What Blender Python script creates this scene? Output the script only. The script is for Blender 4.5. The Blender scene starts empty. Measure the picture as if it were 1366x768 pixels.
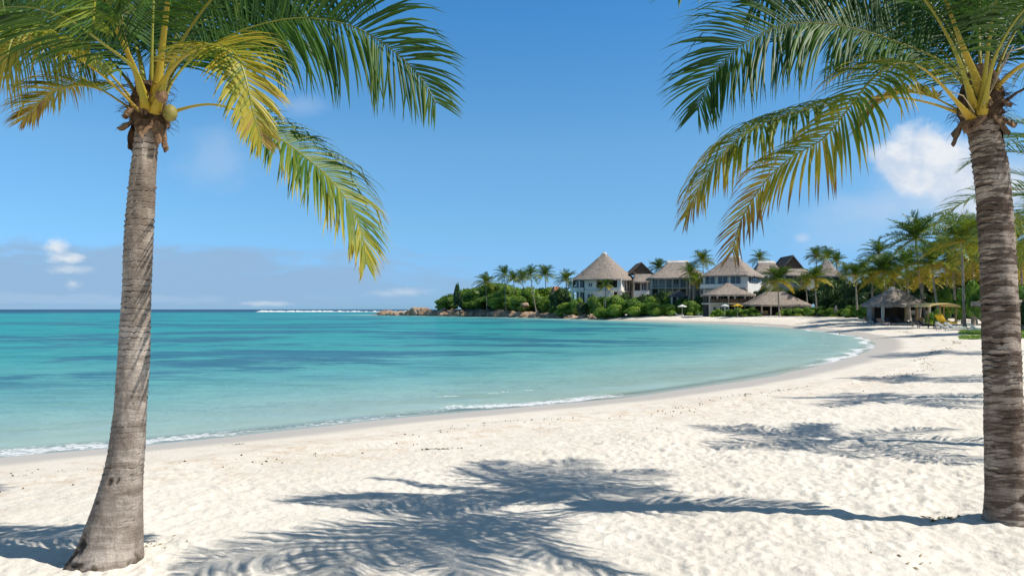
import bpy, math, random
import numpy as np
from mathutils import Vector
R = math.radians
PI = math.pi
C = bpy.context.scene.collection
scene = bpy.context.scene

# ------------------------------------------------------------------ camera, sky, sun, exposure
EYE = 2.8            # metres above the sea
FPX = 1050.0         # focal length in pixels of a 1366 px wide picture
HZ = 412.5           # height of the horizon in that picture
cam_data = bpy.data.cameras.new('camera')
cam = bpy.data.objects.new('camera', cam_data); C.objects.link(cam)
cam.location = (0, 0, EYE); cam.rotation_euler = (R(90), 0, 0)
cam_data.sensor_width = 36.0
cam_data.lens = 36.0 * FPX / 1366.0
cam_data.shift_y = (HZ - 384.0) / 1366.0
cam_data.clip_start = 0.1; cam_data.clip_end = 60000
scene.camera = cam

SUN_EL = 48.0
sun_vec = Vector((1.0, -0.24, 0)).normalized()           # ground direction towards the sun
SUN_AZ = math.atan2(sun_vec.x, sun_vec.y)                 # clockwise from +Y
sd = bpy.data.lights.new('sun', 'SUN'); sd.energy = 5.0; sd.angle = R(0.45); sd.color = (1.0, 0.955, 0.88)
sun = bpy.data.objects.new('sun', sd); C.objects.link(sun)
to_sun = Vector((math.sin(SUN_AZ) * math.cos(R(SUN_EL)), math.cos(SUN_AZ) * math.cos(R(SUN_EL)), math.sin(R(SUN_EL))))
sun.rotation_euler = to_sun.to_track_quat('Z', 'Y').to_euler()

scene.view_settings.view_transform = 'Standard'
scene.view_settings.look = 'None'
scene.view_settings.gamma = 1
scene.view_settings.use_curve_mapping = False
scene.view_settings.exposure = 0.02
scene.cycles.max_bounces = 6
scene.cycles.transparent_max_bounces = 12
scene.cycles.caustics_reflective = False
scene.cycles.caustics_refractive = False

class NT:
    """small helper for writing node trees"""
    def __init__(s, tree): s.t = tree; s.n = tree.nodes; s.l = tree.links
    def new(s, typ, **kw):
        n = s.n.new(typ)
        for k, v in kw.items(): setattr(n, k, v)
        return n
    def put(s, sock, v):
        if isinstance(v, bpy.types.NodeSocket): s.l.new(v, sock)
        elif v is not None: sock.default_value = v
    def math(s, op, a, b=None, c=None, clamp=False):
        n = s.new('ShaderNodeMath', operation=op); n.use_clamp = clamp
        s.put(n.inputs[0], a)
        if b is not None: s.put(n.inputs[1], b)
        if c is not None: s.put(n.inputs[2], c)
        return n.outputs[0]
    def vmath(s, op, a, b=None):
        n = s.new('ShaderNodeVectorMath', operation=op)
        s.put(n.inputs[0], a)
        if b is not None: s.put(n.inputs[1], b)
        return n.outputs['Value'] if op in ('LENGTH', 'DOT_PRODUCT') else n.outputs[0]
    def step(s, x, lo, hi, to0=0.0, to1=1.0):
        n = s.new('ShaderNodeMapRange', interpolation_type='SMOOTHSTEP')
        s.put(n.inputs[0], x); n.inputs[1].default_value = lo; n.inputs[2].default_value = hi
        n.inputs[3].default_value = to0; n.inputs[4].default_value = to1
        return n.outputs[0]
    def lin(s, x, lo, hi, to0=0.0, to1=1.0):
        n = s.new('ShaderNodeMapRange'); n.clamp = True
        s.put(n.inputs[0], x); n.inputs[1].default_value = lo; n.inputs[2].default_value = hi
        n.inputs[3].default_value = to0; n.inputs[4].default_value = to1
        return n.outputs[0]
    def mix(s, f, a, b, typ='MIX'):
        n = s.new('ShaderNodeMix', data_type='RGBA', blend_type=typ)
        s.put(n.inputs[0], f)
        for sock, v in ((n.inputs[6], a), (n.inputs[7], b)):
            if isinstance(v, (tuple, list)): v = (v[0], v[1], v[2], 1)
            s.put(sock, v)
        return n.outputs[2]
    def noise(s, vec, scale, detail=4, rough=0.55, dist=0.0, dim='3D'):
        n = s.new('ShaderNodeTexNoise', noise_dimensions=dim)
        if vec is not None: s.put(n.inputs['Vector'], vec)
        n.inputs['Scale'].default_value = scale; n.inputs['Detail'].default_value = detail
        n.inputs['Roughness'].default_value = rough; n.inputs['Distortion'].default_value = dist
        return n.outputs[0]
    def scale(s, vec, sc, loc=(0, 0, 0)):
        n = s.new('ShaderNodeMapping'); s.put(n.inputs[0], vec)
        n.inputs['Scale'].default_value = sc; n.inputs['Location'].default_value = loc
        return n.outputs[0]
    def ramp(s, f, stops, interp='LINEAR'):
        n = s.new('ShaderNodeValToRGB'); cr = n.color_ramp; cr.interpolation = interp
        while len(cr.elements) < len(stops): cr.elements.new(0.5)
        for e, (p, c) in zip(cr.elements, stops):
            e.position = p; e.color = (c[0], c[1], c[2], 1)
        s.put(n.inputs[0], f)
        return n.outputs[0]
    def attr(s, name):
        n = s.new('ShaderNodeAttribute', attribute_name=name); return n.outputs['Fac']
    def bump(s, h, strength, dist, normal=None):
        n = s.new('ShaderNodeBump'); n.inputs['Strength'].default_value = strength
        n.inputs['Distance'].default_value = dist; s.put(n.inputs['Height'], h)
        if normal is not None: s.put(n.inputs['Normal'], normal)
        return n.outputs[0]

world = bpy.data.worlds.new('World'); scene.world = world
world.use_nodes = True
world.node_tree.nodes.clear()
w = NT(world.node_tree)
sky = w.new('ShaderNodeTexSky', sky_type='NISHITA', sun_disc=False)
sky.sun_elevation = R(SUN_EL); sky.sun_rotation = SUN_AZ
sky.altitude = 0; sky.air_density = 1.0; sky.dust_density = 0.25; sky.ozone_density = 3.0
tc = w.new('ShaderNodeTexCoord').outputs['Generated']
sx = w.new('ShaderNodeSeparateXYZ'); w.put(sx.inputs[0], tc)
ay = w.math('MAXIMUM', sx.outputs[1], 0.02)
cu = w.math('DIVIDE', sx.outputs[0], ay); cv = w.math('DIVIDE', sx.outputs[2], ay)
uv = w.new('ShaderNodeCombineXYZ'); w.put(uv.inputs[0], cu); w.put(uv.inputs[1], cv)
uv = uv.outputs[0]
# sky grade: bluer in view; unseen upper sky dimmed, less blue, to darken shadows
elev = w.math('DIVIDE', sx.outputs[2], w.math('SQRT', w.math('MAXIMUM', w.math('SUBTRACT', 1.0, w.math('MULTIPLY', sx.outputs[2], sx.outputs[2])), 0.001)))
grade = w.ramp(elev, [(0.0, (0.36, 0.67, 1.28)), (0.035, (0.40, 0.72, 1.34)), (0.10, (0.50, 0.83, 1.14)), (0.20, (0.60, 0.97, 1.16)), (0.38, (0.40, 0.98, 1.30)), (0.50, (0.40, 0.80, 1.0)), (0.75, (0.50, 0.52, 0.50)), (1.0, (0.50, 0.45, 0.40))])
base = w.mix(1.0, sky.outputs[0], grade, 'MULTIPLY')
front = w.step(sx.outputs[1], 0.02, 0.12)
def cloud(col_in, u0, v0, a, b, nscale, thr0, thr1, amt, color, stretch=(1, 1.6, 1), namp=1.1, loc=(0, 0, 0), shade=None):
    n = w.noise(w.scale(uv, stretch, loc), nscale, 7, 0.58, 0.25)
    d = w.new('ShaderNodeMapping'); w.put(d.inputs[0], uv)
    d.inputs['Location'].default_value = (-u0 / a, -v0 / b, 0); d.inputs['Scale'].default_value = (1 / a, 1 / b, 1)
    r = w.vmath('LENGTH', d.outputs[0])
    m = w.math('ADD', w.math('SUBTRACT', 1.0, r), w.math('MULTIPLY', w.math('SUBTRACT', n, 0.5), namp))
    dens = w.math('MULTIPLY', w.math('MULTIPLY', w.step(m, thr0, thr1), amt), front)
    if shade is not None:
        s = w.noise(w.scale(uv, stretch, (loc[0] + 3, loc[1] + 1, 5)), nscale * 1.4, 5, 0.6)
        color = w.mix(w.step(s, 0.35, 0.62), shade, color)
    return w.mix(dens, col_in, color)
def px(u, v): return ((u - 683) / FPX, (HZ - v) / FPX)
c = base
HZC = (6.0, 7.6, 9.6)
# long low bank along the sea horizon, left
u0, v0 = px(150, 372); c = cloud(c, u0, v0, 0.60, 0.060, 9, 0.15, 0.55, 0.95, (2.45, 3.95, 5.8), (1, 3.5, 1), 1.3, (1, 2, 0))
u0, v0 = px(470, 388); c = cloud(c, u0, v0, 0.34, 0.030, 11, 0.25, 0.75, 0.7, (2.45, 3.95, 5.8), (1, 3.5, 1), 1.3, (4, 2, 0))
u0, v0 = px(60, 398); c = cloud(c, u0, v0, 0.5, 0.014, 16, 0.3, 0.8, 0.4, (3.6, 4.9, 6.6), (1, 5, 1), 1.4, (7, 2, 0))
for (a_, b_, wa, wb, am) in ((75, 331, 0.022, 0.014, .85), (88, 345, 0.030, 0.007, .9), (95, 359, 0.04, 0.008, .45), (98, 378, 0.016, 0.009, .55), (350, 405, .05, .004, .4), (540, 390, .05, .007, .35)):
    u0, v0 = px(a_, b_); c = cloud(c, u0, v0, wa * 1.2, wb * 1.3, 34, 0.15, 1.0, am, (6.6, 7.0, 7.4), (1, 2.2, 1), 1.5, (a_ * .1, 0, 0))
# faint high wisps
for (a_, b_, wa, wb, am) in ((400, 140, .05, .022, .28), (290, 215, .07, .06, .30), (1130, 300, .14, .06, .28), (1070, 318, .016, .010, .6), (1160, 275, .09, .03, .35)):
    u0, v0 = px(a_, b_); c = cloud(c, u0, v0, wa, wb, 14, 0.1, 0.95, am, (4.4, 5.5, 7.1), (1, 1.5, 1), 1.2, (a_ * .1, 1, 0))
# the tall white cumulus behind the right palms
u0, v0 = px(1310, 258); c = cloud(c, u0, v0, 0.24, 0.095, 10, 0.15, 0.95, 0.8, (4.6, 5.6, 7.0), (1, 1.3, 1), 0.9, (2, 5, 0))
u0, v0 = px(1244, 216); c = cloud(c, u0, v0, 0.105, 0.062, 15, 0.14, 0.52, 0.97, (7.0, 7.2, 7.5), (1, 1.2, 1), 1.15, (9, 5, 0), (4.9, 5.7, 6.9))
u0, v0 = px(1300, 255); c = cloud(c, u0, v0, 0.11, 0.05, 15, 0.12, 0.8, 0.85, (6.5, 6.9, 7.4), (1, 1.2, 1), 1.15, (3, 9, 0), (4.9, 5.7, 6.9))
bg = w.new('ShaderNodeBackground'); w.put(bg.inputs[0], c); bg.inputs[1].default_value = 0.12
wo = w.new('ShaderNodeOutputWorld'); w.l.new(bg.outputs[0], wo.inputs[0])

# ------------------------------------------------------------------ numpy noise
def _hash(ix, iy, seed):
    h = (ix.astype(np.int64) * 374761393 + iy.astype(np.int64) * 668265263 + seed * 974634577) & 0xFFFFFFFF
    h = ((h ^ (h >> 13)) * 1274126177) & 0xFFFFFFFF
    h = (h ^ (h >> 16)) & 0xFFFFFF
    return h / float(0xFFFFFF)
def vnoise(x, y, seed=0):
    x0 = np.floor(x); y0 = np.floor(y); fx = x - x0; fy = y - y0
    fx = fx * fx * fx * (fx * (fx * 6 - 15) + 10); fy = fy * fy * fy * (fy * (fy * 6 - 15) + 10)
    a = _hash(x0, y0, seed); b = _hash(x0 + 1, y0, seed); c_ = _hash(x0, y0 + 1, seed); d = _hash(x0 + 1, y0 + 1, seed)
    return (a * (1 - fx) + b * fx) * (1 - fy) + (c_ * (1 - fx) + d * fx) * fy
def fbm(x, y, octv=4, seed=0, gain=0.5):
    s = 0.0; a = 1.0; n = 0.0
    for i in range(octv):
        s = s + a * (vnoise(x, y, seed + i * 17) - 0.5) * 2; n += a; a *= gain
        x = x * 2.03 + 11.3; y = y * 2.03 - 7.7
    return s / n
def dimples(x, y, cell, seed, rad=0.42):
    """bowl-shaped footprints scattered over the sand"""
    gx = np.floor(x / cell); gy = np.floor(y / cell); out = np.zeros_like(x)
    for dx in (-1, 0, 1):
        for dy in (-1, 0, 1):
            cx = gx + dx; cy = gy + dy
            px_ = (cx + _hash(cx, cy, seed)) * cell; py_ = (cy + _hash(cx, cy, seed + 5)) * cell
            amp = _hash(cx, cy, seed + 9); ang = _hash(cx, cy, seed + 3) * PI
            ex = (x - px_) * np.cos(ang) + (y - py_) * np.sin(ang); ey = -(x - px_) * np.sin(ang) + (y - py_) * np.cos(ang)
            r = np.sqrt((ex / 1.5) ** 2 + ey ** 2) / (rad * cell)
            k = np.exp(-(r * 1.6) ** 2) - 0.42 * np.exp(-((r - 1.25) * 2.6) ** 2)
            out -= np.where(amp > 0.25, amp, 0) * k
    return out

# ------------------------------------------------------------------ shore line and ground height
def X(p, Y): return (p - 683.0) / FPX * Y
def Zp(p, Y): return EYE - (p - HZ) / FPX * Y
SHp = [(-40, 612.5), (0, 608), (200, 592), (400, 573), (551, 556), (720, 541), (879, 524), (1038, 500), (1115, 482), (1160, 467), (1167, 457.5), (1150, 449.5), (1110, 443), (1038, 436),
       (961, 431.5), (884, 429), (807, 426.7), (730, 424.2), (680, 423.2), (640, 422.2), (600, 421.5), (550, 420.8), (503, 420.3)]
ctrl = [(-260, -90), (-120, -38), (-60, -13), (-30, 3), (-18, 10)] + [(X(a, EYE * FPX / (b - HZ)), EYE * FPX / (b - HZ)) for a, b in SHp] + \
       [(-72, 392), (-66, 408), (-40, 430), (10, 470), (80, 540), (200, 640), (500, 760)]
def catmull(P, k):
    P = np.array(P, float); out = []
    Q = np.vstack([2 * P[0] - P[1], P, 2 * P[-1] - P[-2]])
    for i in range(1, len(Q) - 2):
        p0, p1, p2, p3 = Q[i - 1], Q[i], Q[i + 1], Q[i + 2]
        for t in np.arange(k) / k:
            out.append(0.5 * ((2 * p1) + (-p0 + p2) * t + (2 * p0 - 5 * p1 + 4 * p2 - p3) * t * t + (-p0 + 3 * p1 - 3 * p2 + p3) * t ** 3))
    out.append(Q[-2]); return np.array(out)
shore = catmull(ctrl, 3)
closed = np.vstack([shore, [(6000, 900), (6000, -6000), (-3000, -6000), (-1200, -500)]])
def shore_dist(x, y):
    """signed distance to the waterline, positive on land"""
    x = np.asarray(x, float); y = np.asarray(y, float)
    sh = x.shape; x = x.ravel(); y = y.ravel()
    d2 = np.full(x.shape, 1e18); inside = np.zeros(x.shape, bool)
    P = closed; n = len(P)
    for i in range(n):
        ax, ay_ = P[i]; bx, by = P[(i + 1) % n]
        ex, ey = bx - ax, by - ay_; L = ex * ex + ey * ey + 1e-9
        t = np.clip(((x - ax) * ex + (y - ay_) * ey) / L, 0, 1)
        dd = (x - ax - t * ex) ** 2 + (y - ay_ - t * ey) ** 2
        np.minimum(d2, dd, out=d2)
        if ay_ != by:
            inside ^= ((ay_ > y) != (by > y)) & (x < (bx - ax) * (y - ay_) / (by - ay_) + ax)
    d = np.sqrt(d2)
    return np.where(inside, d, -d).reshape(sh)
S_ = [-4000, -60, -20, -6, 0, 3, 8, 20, 35, 60, 100, 5000]
H_ = [-6, -4.0, -1.7, -0.5, 0, 0.27, 0.56, 0.70, 1.10, 1.80, 2.3, 3.0]
def ground(x, y, s=None):
    x = np.asarray(x, float); y = np.asarray(y, float)
    if s is None: s = shore_dist(x, y)
    z = np.interp(s, S_, H_)
    far = np.clip((y - 85) / 60, 0, 1); far = far * far * (3 - 2 * far)
    z = np.where(s > 0, z * (1 + 0.95 * far * np.clip(1 - (s - 25) / 60, 0, 1)), z)
    z = z + 3.2 * np.exp(-((x + 2) / 34) ** 2 - ((y - 322) / 30) ** 2) * (s > 0) * np.clip(s / 6, 0, 1)
    return z
def G(x, y): return float(ground(np.array([x]), np.array([y]))[0])

# ------------------------------------------------------------------ mesh helpers
def mesh_from(name, V, F, mats=(), smooth=False, attrs=None, mi=None):
    me = bpy.data.meshes.new(name)
    V = np.asarray(V, np.float32).reshape(-1, 3)
    if isinstance(F, np.ndarray):
        nf, k = F.shape
        me.vertices.add(len(V)); me.vertices.foreach_set('co', V.ravel())
        me.loops.add(nf * k); me.loops.foreach_set('vertex_index', F.astype(np.int32).ravel())
        me.polygons.add(nf); me.polygons.foreach_set('loop_start', np.arange(0, nf * k, k, dtype=np.int32))
        me.polygons.foreach_set('loop_total', np.full(nf, k, dtype=np.int32))
        me.update(calc_edges=True)
    else:
        me.from_pydata([tuple(map(float, v)) for v in V], [], [tuple(map(int, f)) for f in F]); me.update()
    for m in mats: me.materials.append(m)
    if mi is not None: me.polygons.foreach_set('material_index', np.asarray(mi, np.int32))
    me.polygons.foreach_set('use_smooth', np.full(len(me.polygons), smooth))
    for k, v in (attrs or {}).items():
        a = me.attributes.new(k, 'FLOAT', 'POINT'); a.data.foreach_set('value', np.asarray(v, np.float32))
    return me
def link(name, me, parent=None, loc=(0, 0, 0), rz=0.0, scale=None):
    o = bpy.data.objects.new(name, me); C.objects.link(o)
    o.location = loc; o.rotation_euler = (0, 0, rz)
    if scale is not None: o.scale = scale
    if parent is not None: o.parent = parent
    return o
def tag(o, label=None, cat=None, group=None, kind=None):
    if label: o['label'] = label
    if cat: o['category'] = cat
    if group: o['group'] = group
    if kind: o['kind'] = kind
    return o
def thing(name, label, cat, loc, rz=0.0, group=None):
    return tag(link(name, None, None, loc, rz), label, cat, group)
def copy_tree(o, parent=None):
    n = o.copy(); C.objects.link(n); n.parent = parent
    for ch in [q for q in bpy.data.objects if q.parent == o]: copy_tree(ch, n)
    return n
class MB:
    def __init__(s): s.v = []; s.f = []
    def box(s, x0, x1, y0, y1, z0, z1):
        b = len(s.v)
        s.v += [(x0, y0, z0), (x1, y0, z0), (x1, y1, z0), (x0, y1, z0), (x0, y0, z1), (x1, y0, z1), (x1, y1, z1), (x0, y1, z1)]
        s.f += [(b, b + 3, b + 2, b + 1), (b + 4, b + 5, b + 6, b + 7), (b, b + 1, b + 5, b + 4), (b + 1, b + 2, b + 6, b + 5), (b + 2, b + 3, b + 7, b + 6), (b + 3, b, b + 4, b + 7)]
        return s
    def tube(s, pts, rad, n=8, cap=True):
        pts = [Vector(p) for p in pts]
        if not isinstance(rad, (list, tuple)): rad = [rad] * len(pts)
        base = len(s.v); up = None
        for i, p in enumerate(pts):
            t = (pts[min(i + 1, len(pts) - 1)] - pts[max(i - 1, 0)]).normalized()
            if up is None: up = Vector((0, 0, 1)) if abs(t.z) < 0.9 else Vector((1, 0, 0))
            a = (up - t * up.dot(t)).normalized(); up = a; b = t.cross(a)
            for k in range(n):
                q = p + (a * math.cos(2 * PI * k / n) + b * math.sin(2 * PI * k / n)) * rad[i]
                s.v.append(tuple(q))
        for i in range(len(pts) - 1):
            for k in range(n):
                k2 = (k + 1) % n
                s.f.append((base + i * n + k, base + i * n + k2, base + (i + 1) * n + k2, base + (i + 1) * n + k))
        if cap:
            s.f.append(tuple(base + k for k in range(n))[::-1]); s.f.append(tuple(base + (len(pts) - 1) * n + k for k in range(n)))
        return s
    def add(s, V, F):
        b = len(s.v); s.v += [tuple(v) for v in V]; s.f += [tuple(b + i for i in f) for f in F]; return s
    def build(s, name, mat, parent=None, smooth=False, loc=(0, 0, 0)):
        return link(name, mesh_from(name, s.v, s.f, [mat], smooth), parent, loc)

# ------------------------------------------------------------------ materials
def material(name):
    m = bpy.data.materials.new(name); m.use_nodes = True; m.node_tree.nodes.clear()
    return m, NT(m.node_tree)
def finish(t, shader, disp=None):
    o = t.new('ShaderNodeOutputMaterial'); t.l.new(shader, o.inputs[0])
def principled(t, color, rough=0.8, normal=None, spec=0.3):
    p = t.new('ShaderNodeBsdfPrincipled')
    if isinstance(color, tuple): color = (*color[:3], 1)
    t.put(p.inputs['Base Color'], color); t.put(p.inputs['Roughness'], rough)
    t.put(p.inputs['Specular IOR Level'], spec)
    if normal is not None: t.put(p.inputs['Normal'], normal)
    return p.outputs[0]
def simple(name, color, rough=0.8, var=0.15, scale=2.0, spec=0.3, bump=0.0):
    m, t = material(name)
    co = t.new('ShaderNodeTexCoord').outputs['Object']
    n = t.noise(co, scale, 5, 0.6)
    lo = tuple(c_ * (1 - var) for c_ in color); hi = tuple(min(1, c_ * (1 + var)) for c_ in color)
    col = t.mix(t.step(n, 0.3, 0.7), lo, hi)
    nb = t.bump(t.noise(co, scale * 8, 4), bump, 0.05) if bump else None
    finish(t, principled(t, col, rough, nb, spec)); return m

def sand_material():
    m, t = material('sand')
    co = t.new('ShaderNodeTexCoord').outputs['Object']
    s = t.attr('inland')
    big = t.noise(co, 0.35, 5, 0.6); mid = t.noise(co, 3.0, 5, 0.65); fine = t.noise(co, 60, 4, 0.7); grain = t.noise(co, 400, 2, 0.6)
    dry = t.mix(t.step(big, 0.3, 0.7), (0.81, 0.73, 0.615), (0.86, 0.79, 0.68))
    dry = t.mix(t.step(mid, 0.35, 0.75, 0, 0.35), dry, (0.87, 0.81, 0.715))
    dry = t.mix(t.step(t.noise(t.scale(co, (1, 1, 1)), 9, 5, 0.75), 0.58, 0.74, 0, 0.16), dry, (0.58, 0.47, 0.35))
    dry = t.mix(t.step(grain, 0.60, 0.72, 0, 0.35), dry, (0.45, 0.36, 0.27))
    # yellower band of shell grit where the highest swash dries
    band = t.math('MULTIPLY', t.step(s, 2.2, 3.6), t.step(s, 8.5, 5.0))
    grit = t.math('MULTIPLY', band, t.step(t.noise(t.scale(co, (1, 1, 1)), 2.2, 6, 0.7), 0.45, 0.7, 0, 0.75))
    dry = t.mix(grit, dry, (0.62, 0.47, 0.31))
    wob = t.math('ADD', s, t.math('MULTIPLY', t.math('SUBTRACT', t.noise(co, 0.22, 4, 0.6), 0.5), 1.8))
    wet = t.math('MULTIPLY', t.step(wob, 2.6, 1.5), t.step(s, -1.2, 0.1))
    col = t.mix(wet, dry, (0.60, 0.53, 0.44))
    col = t.mix(t.step(s, -0.2, -1.5), col, (0.66, 0.63, 0.50))
    land = t.attr('soil')
    col = t.mix(land, col, (0.055, 0.048, 0.03))
    rough = t.mix(wet, (0.95,) * 3, (0.45,) * 3)
    h = t.math('ADD', t.math('MULTIPLY', fine, 0.5), t.math('MULTIPLY', grain, 0.18))
    h = t.math('MULTIPLY', t.math('ADD', h, t.math('MULTIPLY', t.noise(co, 14, 4, 0.6), 1.4)), t.math('SUBTRACT', 1.0, t.math('MULTIPLY', wet, 0.9)))
    nb = t.bump(h, 0.55, 0.035)
    finish(t, principled(t, col, rough, nb, 0.25)); return m
M = {}
M['sand'] = sand_material()

def water_material():
    m, t = material('sea_water')
    co = t.new('ShaderNodeTexCoord').outputs['Object']
    d = t.attr('offshore')
    wob = t.math('SUBTRACT', t.noise(co, 0.05, 4, 0.55), 0.5)
    dd = t.math('MAXIMUM', t.math('MULTIPLY', d, t.math('ADD', 1.0, t.math('MULTIPLY', wob, 0.9))), 0.01)
    tt = t.math('POWER', t.math('DIVIDE', dd, 2000.0), 0.35)
    body = t.ramp(tt, [(0.0, (0.50, 0.56, 0.46)), (0.115, (0.32, 0.50, 0.45)), (0.175, (0.13, 0.41, 0.39)), (0.24, (0.05, 0.35, 0.34)),
                       (0.33, (0.018, 0.33, 0.315)), (0.46, (0.006, 0.36, 0.33)), (0.54, (0.003, 0.19, 0.235)), (0.61, (0.002, 0.085, 0.15)), (0.80, (0.001, 0.035, 0.09)), (1.0, (0.001, 0.03, 0.08))])
    # sea grass and reef beds seen through the water
    g1 = t.noise(t.scale(co, (0.55, 1.0, 1)), 0.042, 5, 0.62, 0.6)
    g2 = t.noise(t.scale(co, (0.6, 1.0, 1), (31, 17, 0)), 0.16, 4, 0.6, 0.4)
    g3 = t.noise(t.scale(co, (0.35, 1.0, 1), (8, 3, 0)), 0.9, 6, 0.72, 0.3)
    bed = t.math('ADD', t.math('ADD', g1, t.math('MULTIPLY', t.math('SUBTRACT', g2, 0.5), 0.34)), t.math('MULTIPLY', t.math('SUBTRACT', g3, 0.5), 0.30))
    bed = t.math('MULTIPLY', t.step(bed, 0.49, 0.56), t.math('MULTIPLY', t.step(d, 8, 22), t.step(d, 900, 350)))
    body = t.mix(t.math('MULTIPLY', bed, 0.78), body, (0.022, 0.13, 0.21))
    bright = t.noise(t.scale(co, (0.4, 1.0, 1), (5, 77, 0)), 0.05, 4, 0.6)
    body = t.mix(t.math('MULTIPLY', t.step(bright, 0.56, 0.66), t.math('MULTIPLY', t.step(d, 20, 60), 0.35)), body, (0.03, 0.40, 0.37))
    # smaller mottling of sand and weed on the bottom
    mt1 = t.noise(t.scale(co, (0.45, 1.0, 1), (3, 9, 0)), 0.30, 6, 0.68, 0.5)
    mt2 = t.noise(t.scale(co, (0.35, 1.0, 1), (13, 2, 0)), 1.3, 5, 0.65, 0.3)
    mot = t.math('MULTIPLY', t.step(t.math('ADD', t.math('MULTIPLY', mt1, 0.65), t.math('MULTIPLY', mt2, 0.35)), 0.44, 0.60), t.step(d, 3, 12))
    body = t.mix(t.math('MULTIPLY', mot, 0.42), body, t.mix(1.0, body, (0.45, 0.55, 0.72), 'MULTIPLY'))
    # wavelets
    w1 = t.noise(t.scale(co, (0.55, 1.3, 1)), 0.9, 4, 0.6, 0.4)
    w2 = t.noise(t.scale(co, (0.8, 1.5, 1)), 4.5, 3, 0.6, 0.3)
    w3 = t.noise(t.scale(co, (0.35, 1.0, 1)), 0.16, 3, 0.5)
    calm = t.step(d, 0.0, 6.0, 0.25, 1.0)
    h = t.math('ADD', t.math('MULTIPLY', w1, 0.35), t.math('ADD', t.math('MULTIPLY', w2, 0.07), t.math('MULTIPLY', w3, 2.2)))
    nb = t.bump(t.math('MULTIPLY', h, calm), 1.0, 0.85)
    nd = t.bump(t.math('MULTIPLY', h, calm), 1.0, 0.7)
    # slight change of the body colour with the little waves' slope comes from real shading
    dif = t.new('ShaderNodeBsdfDiffuse'); t.put(dif.inputs[0], body); t.put(dif.inputs['Normal'], nd)
    gl = t.new('ShaderNodeBsdfGlossy'); gl.inputs['Roughness'].default_value = 0.12; t.put(gl.inputs['Normal'], nb)
    gl.inputs[0].default_value = (1, 1, 1, 1)
    fr = t.new('ShaderNodeFresnel'); fr.inputs[0].default_value = 1.33; t.put(fr.inputs['Normal'], nb)
    f = t.math('MINIMUM', t.math('MULTIPLY', fr.outputs[0], 0.55), 0.25)
    tr = t.new('ShaderNodeBsdfTransparent')
    tr.inputs[0].default_value = (0.86, 0.95, 0.94, 1)
    op = t.step(dd, 0.0, 1.3)
    m0 = t.new('ShaderNodeMixShader'); t.put(m0.inputs[0], op); t.l.new(tr.outputs[0], m0.inputs[1]); t.l.new(dif.outputs[0], m0.inputs[2])
    m1 = t.new('ShaderNodeMixShader'); t.put(m1.inputs[0], f); t.l.new(m0.outputs[0], m1.inputs[1]); t.l.new(gl.outputs[0], m1.inputs[2])
    # foam of the small breaking waves
    wv = t.math('ADD', d, t.math('MULTIPLY', t.math('SUBTRACT', t.noise(co, 0.13, 4, 0.6), 0.5), 5.0))
    lace = t.noise(t.scale(co, (1, 1, 1)), 5.5, 6, 0.72, 0.8)
    lace2 = t.noise(t.scale(co, (1, 1, 1)), 1.2, 4, 0.6, 0.3)
    b1 = t.math('MULTIPLY', t.step(wv, -0.1, 0.35), t.step(wv, 1.9, 0.5))
    b2 = t.math('MULTIPLY', t.math('MULTIPLY', t.step(wv, 3.0, 3.8), t.step(wv, 4.6, 3.8)), t.step(lace2, 0.52, 0.62))
    fm = t.math('MAXIMUM', b1, t.math('MULTIPLY', b2, 0.8))
    along = t.step(t.noise(co, 0.07, 2, 0.5), 0.36, 0.60, 0.05, 1.0)
    fm = t.math('MULTIPLY', fm, along)
    foam = t.step(t.math('ADD', t.math('MULTIPLY', fm, 0.5), lace), 0.76, 1.0, 0, 0.85)
    foam = t.math('MULTIPLY', foam, t.step(fm, 0.0, 0.15))
    fo = principled(t, (0.86, 0.87, 0.86), 0.7, t.bump(lace, 0.6, 0.05), 0.3)
    m2 = t.new('ShaderNodeMixShader'); t.put(m2.inputs[0], foam); t.l.new(m1.outputs[0], m2.inputs[1]); t.l.new(fo, m2.inputs[2])
    finish(t, m2.outputs[0]); return m
M['water'] = water_material()
M['foam'] = simple('white_foam', (0.86, 0.88, 0.88), 0.8, 0.04, 3.0)

def leaf_material(name, stops, gloss=0.36, trans=0.32, objvar=0.0):
    m, t = material(name)
    a = t.attr('tint')
    co = t.new('ShaderNodeTexCoord').outputs['Object']
    if objvar:
        oi = t.new('ShaderNodeObjectInfo').outputs['Random']
        a = t.math('ADD', a, t.math('MULTIPLY', t.math('SUBTRACT', oi, 0.5), objvar))
    a = t.math('ADD', a, t.math('MULTIPLY', t.math('SUBTRACT', t.noise(co, 7, 3), 0.5), 0.10))
    col = t.ramp(a, stops)
    p = principled(t, col, gloss, None, 0.4)
    tl = t.new('ShaderNodeBsdfTranslucent'); t.put(tl.inputs[0], t.mix(1.0, col, (1.25, 1.25, 0.6), 'MULTIPLY'))
    mx = t.new('ShaderNodeMixShader'); mx.inputs[0].default_value = trans
    t.l.new(p, mx.inputs[1]); t.l.new(tl.outputs[0], mx.inputs[2])
    finish(t, mx.outputs[0]); return m
PALM_STOPS = [(0.0, (0.026, 0.075, 0.012)), (0.25, (0.065, 0.15, 0.018)), (0.5, (0.21, 0.25, 0.026)), (0.72, (0.50, 0.40, 0.045)), (0.86, (0.34, 0.20, 0.06)), (1.0, (0.20, 0.12, 0.07))]
M['palm'] = leaf_material('palm_leaf', PALM_STOPS, 0.50, 0.30)
M['farpalm'] = leaf_material('distant_palm_leaf', [(0.0, (0.022, 0.055, 0.012)), (0.25, (0.09, 0.17, 0.022)), (0.45, (0.25, 0.29, 0.028)), (0.7, (0.66, 0.46, 0.04)), (1.0, (0.45, 0.26, 0.06))], 0.4, 0.3, 0.12)
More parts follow.
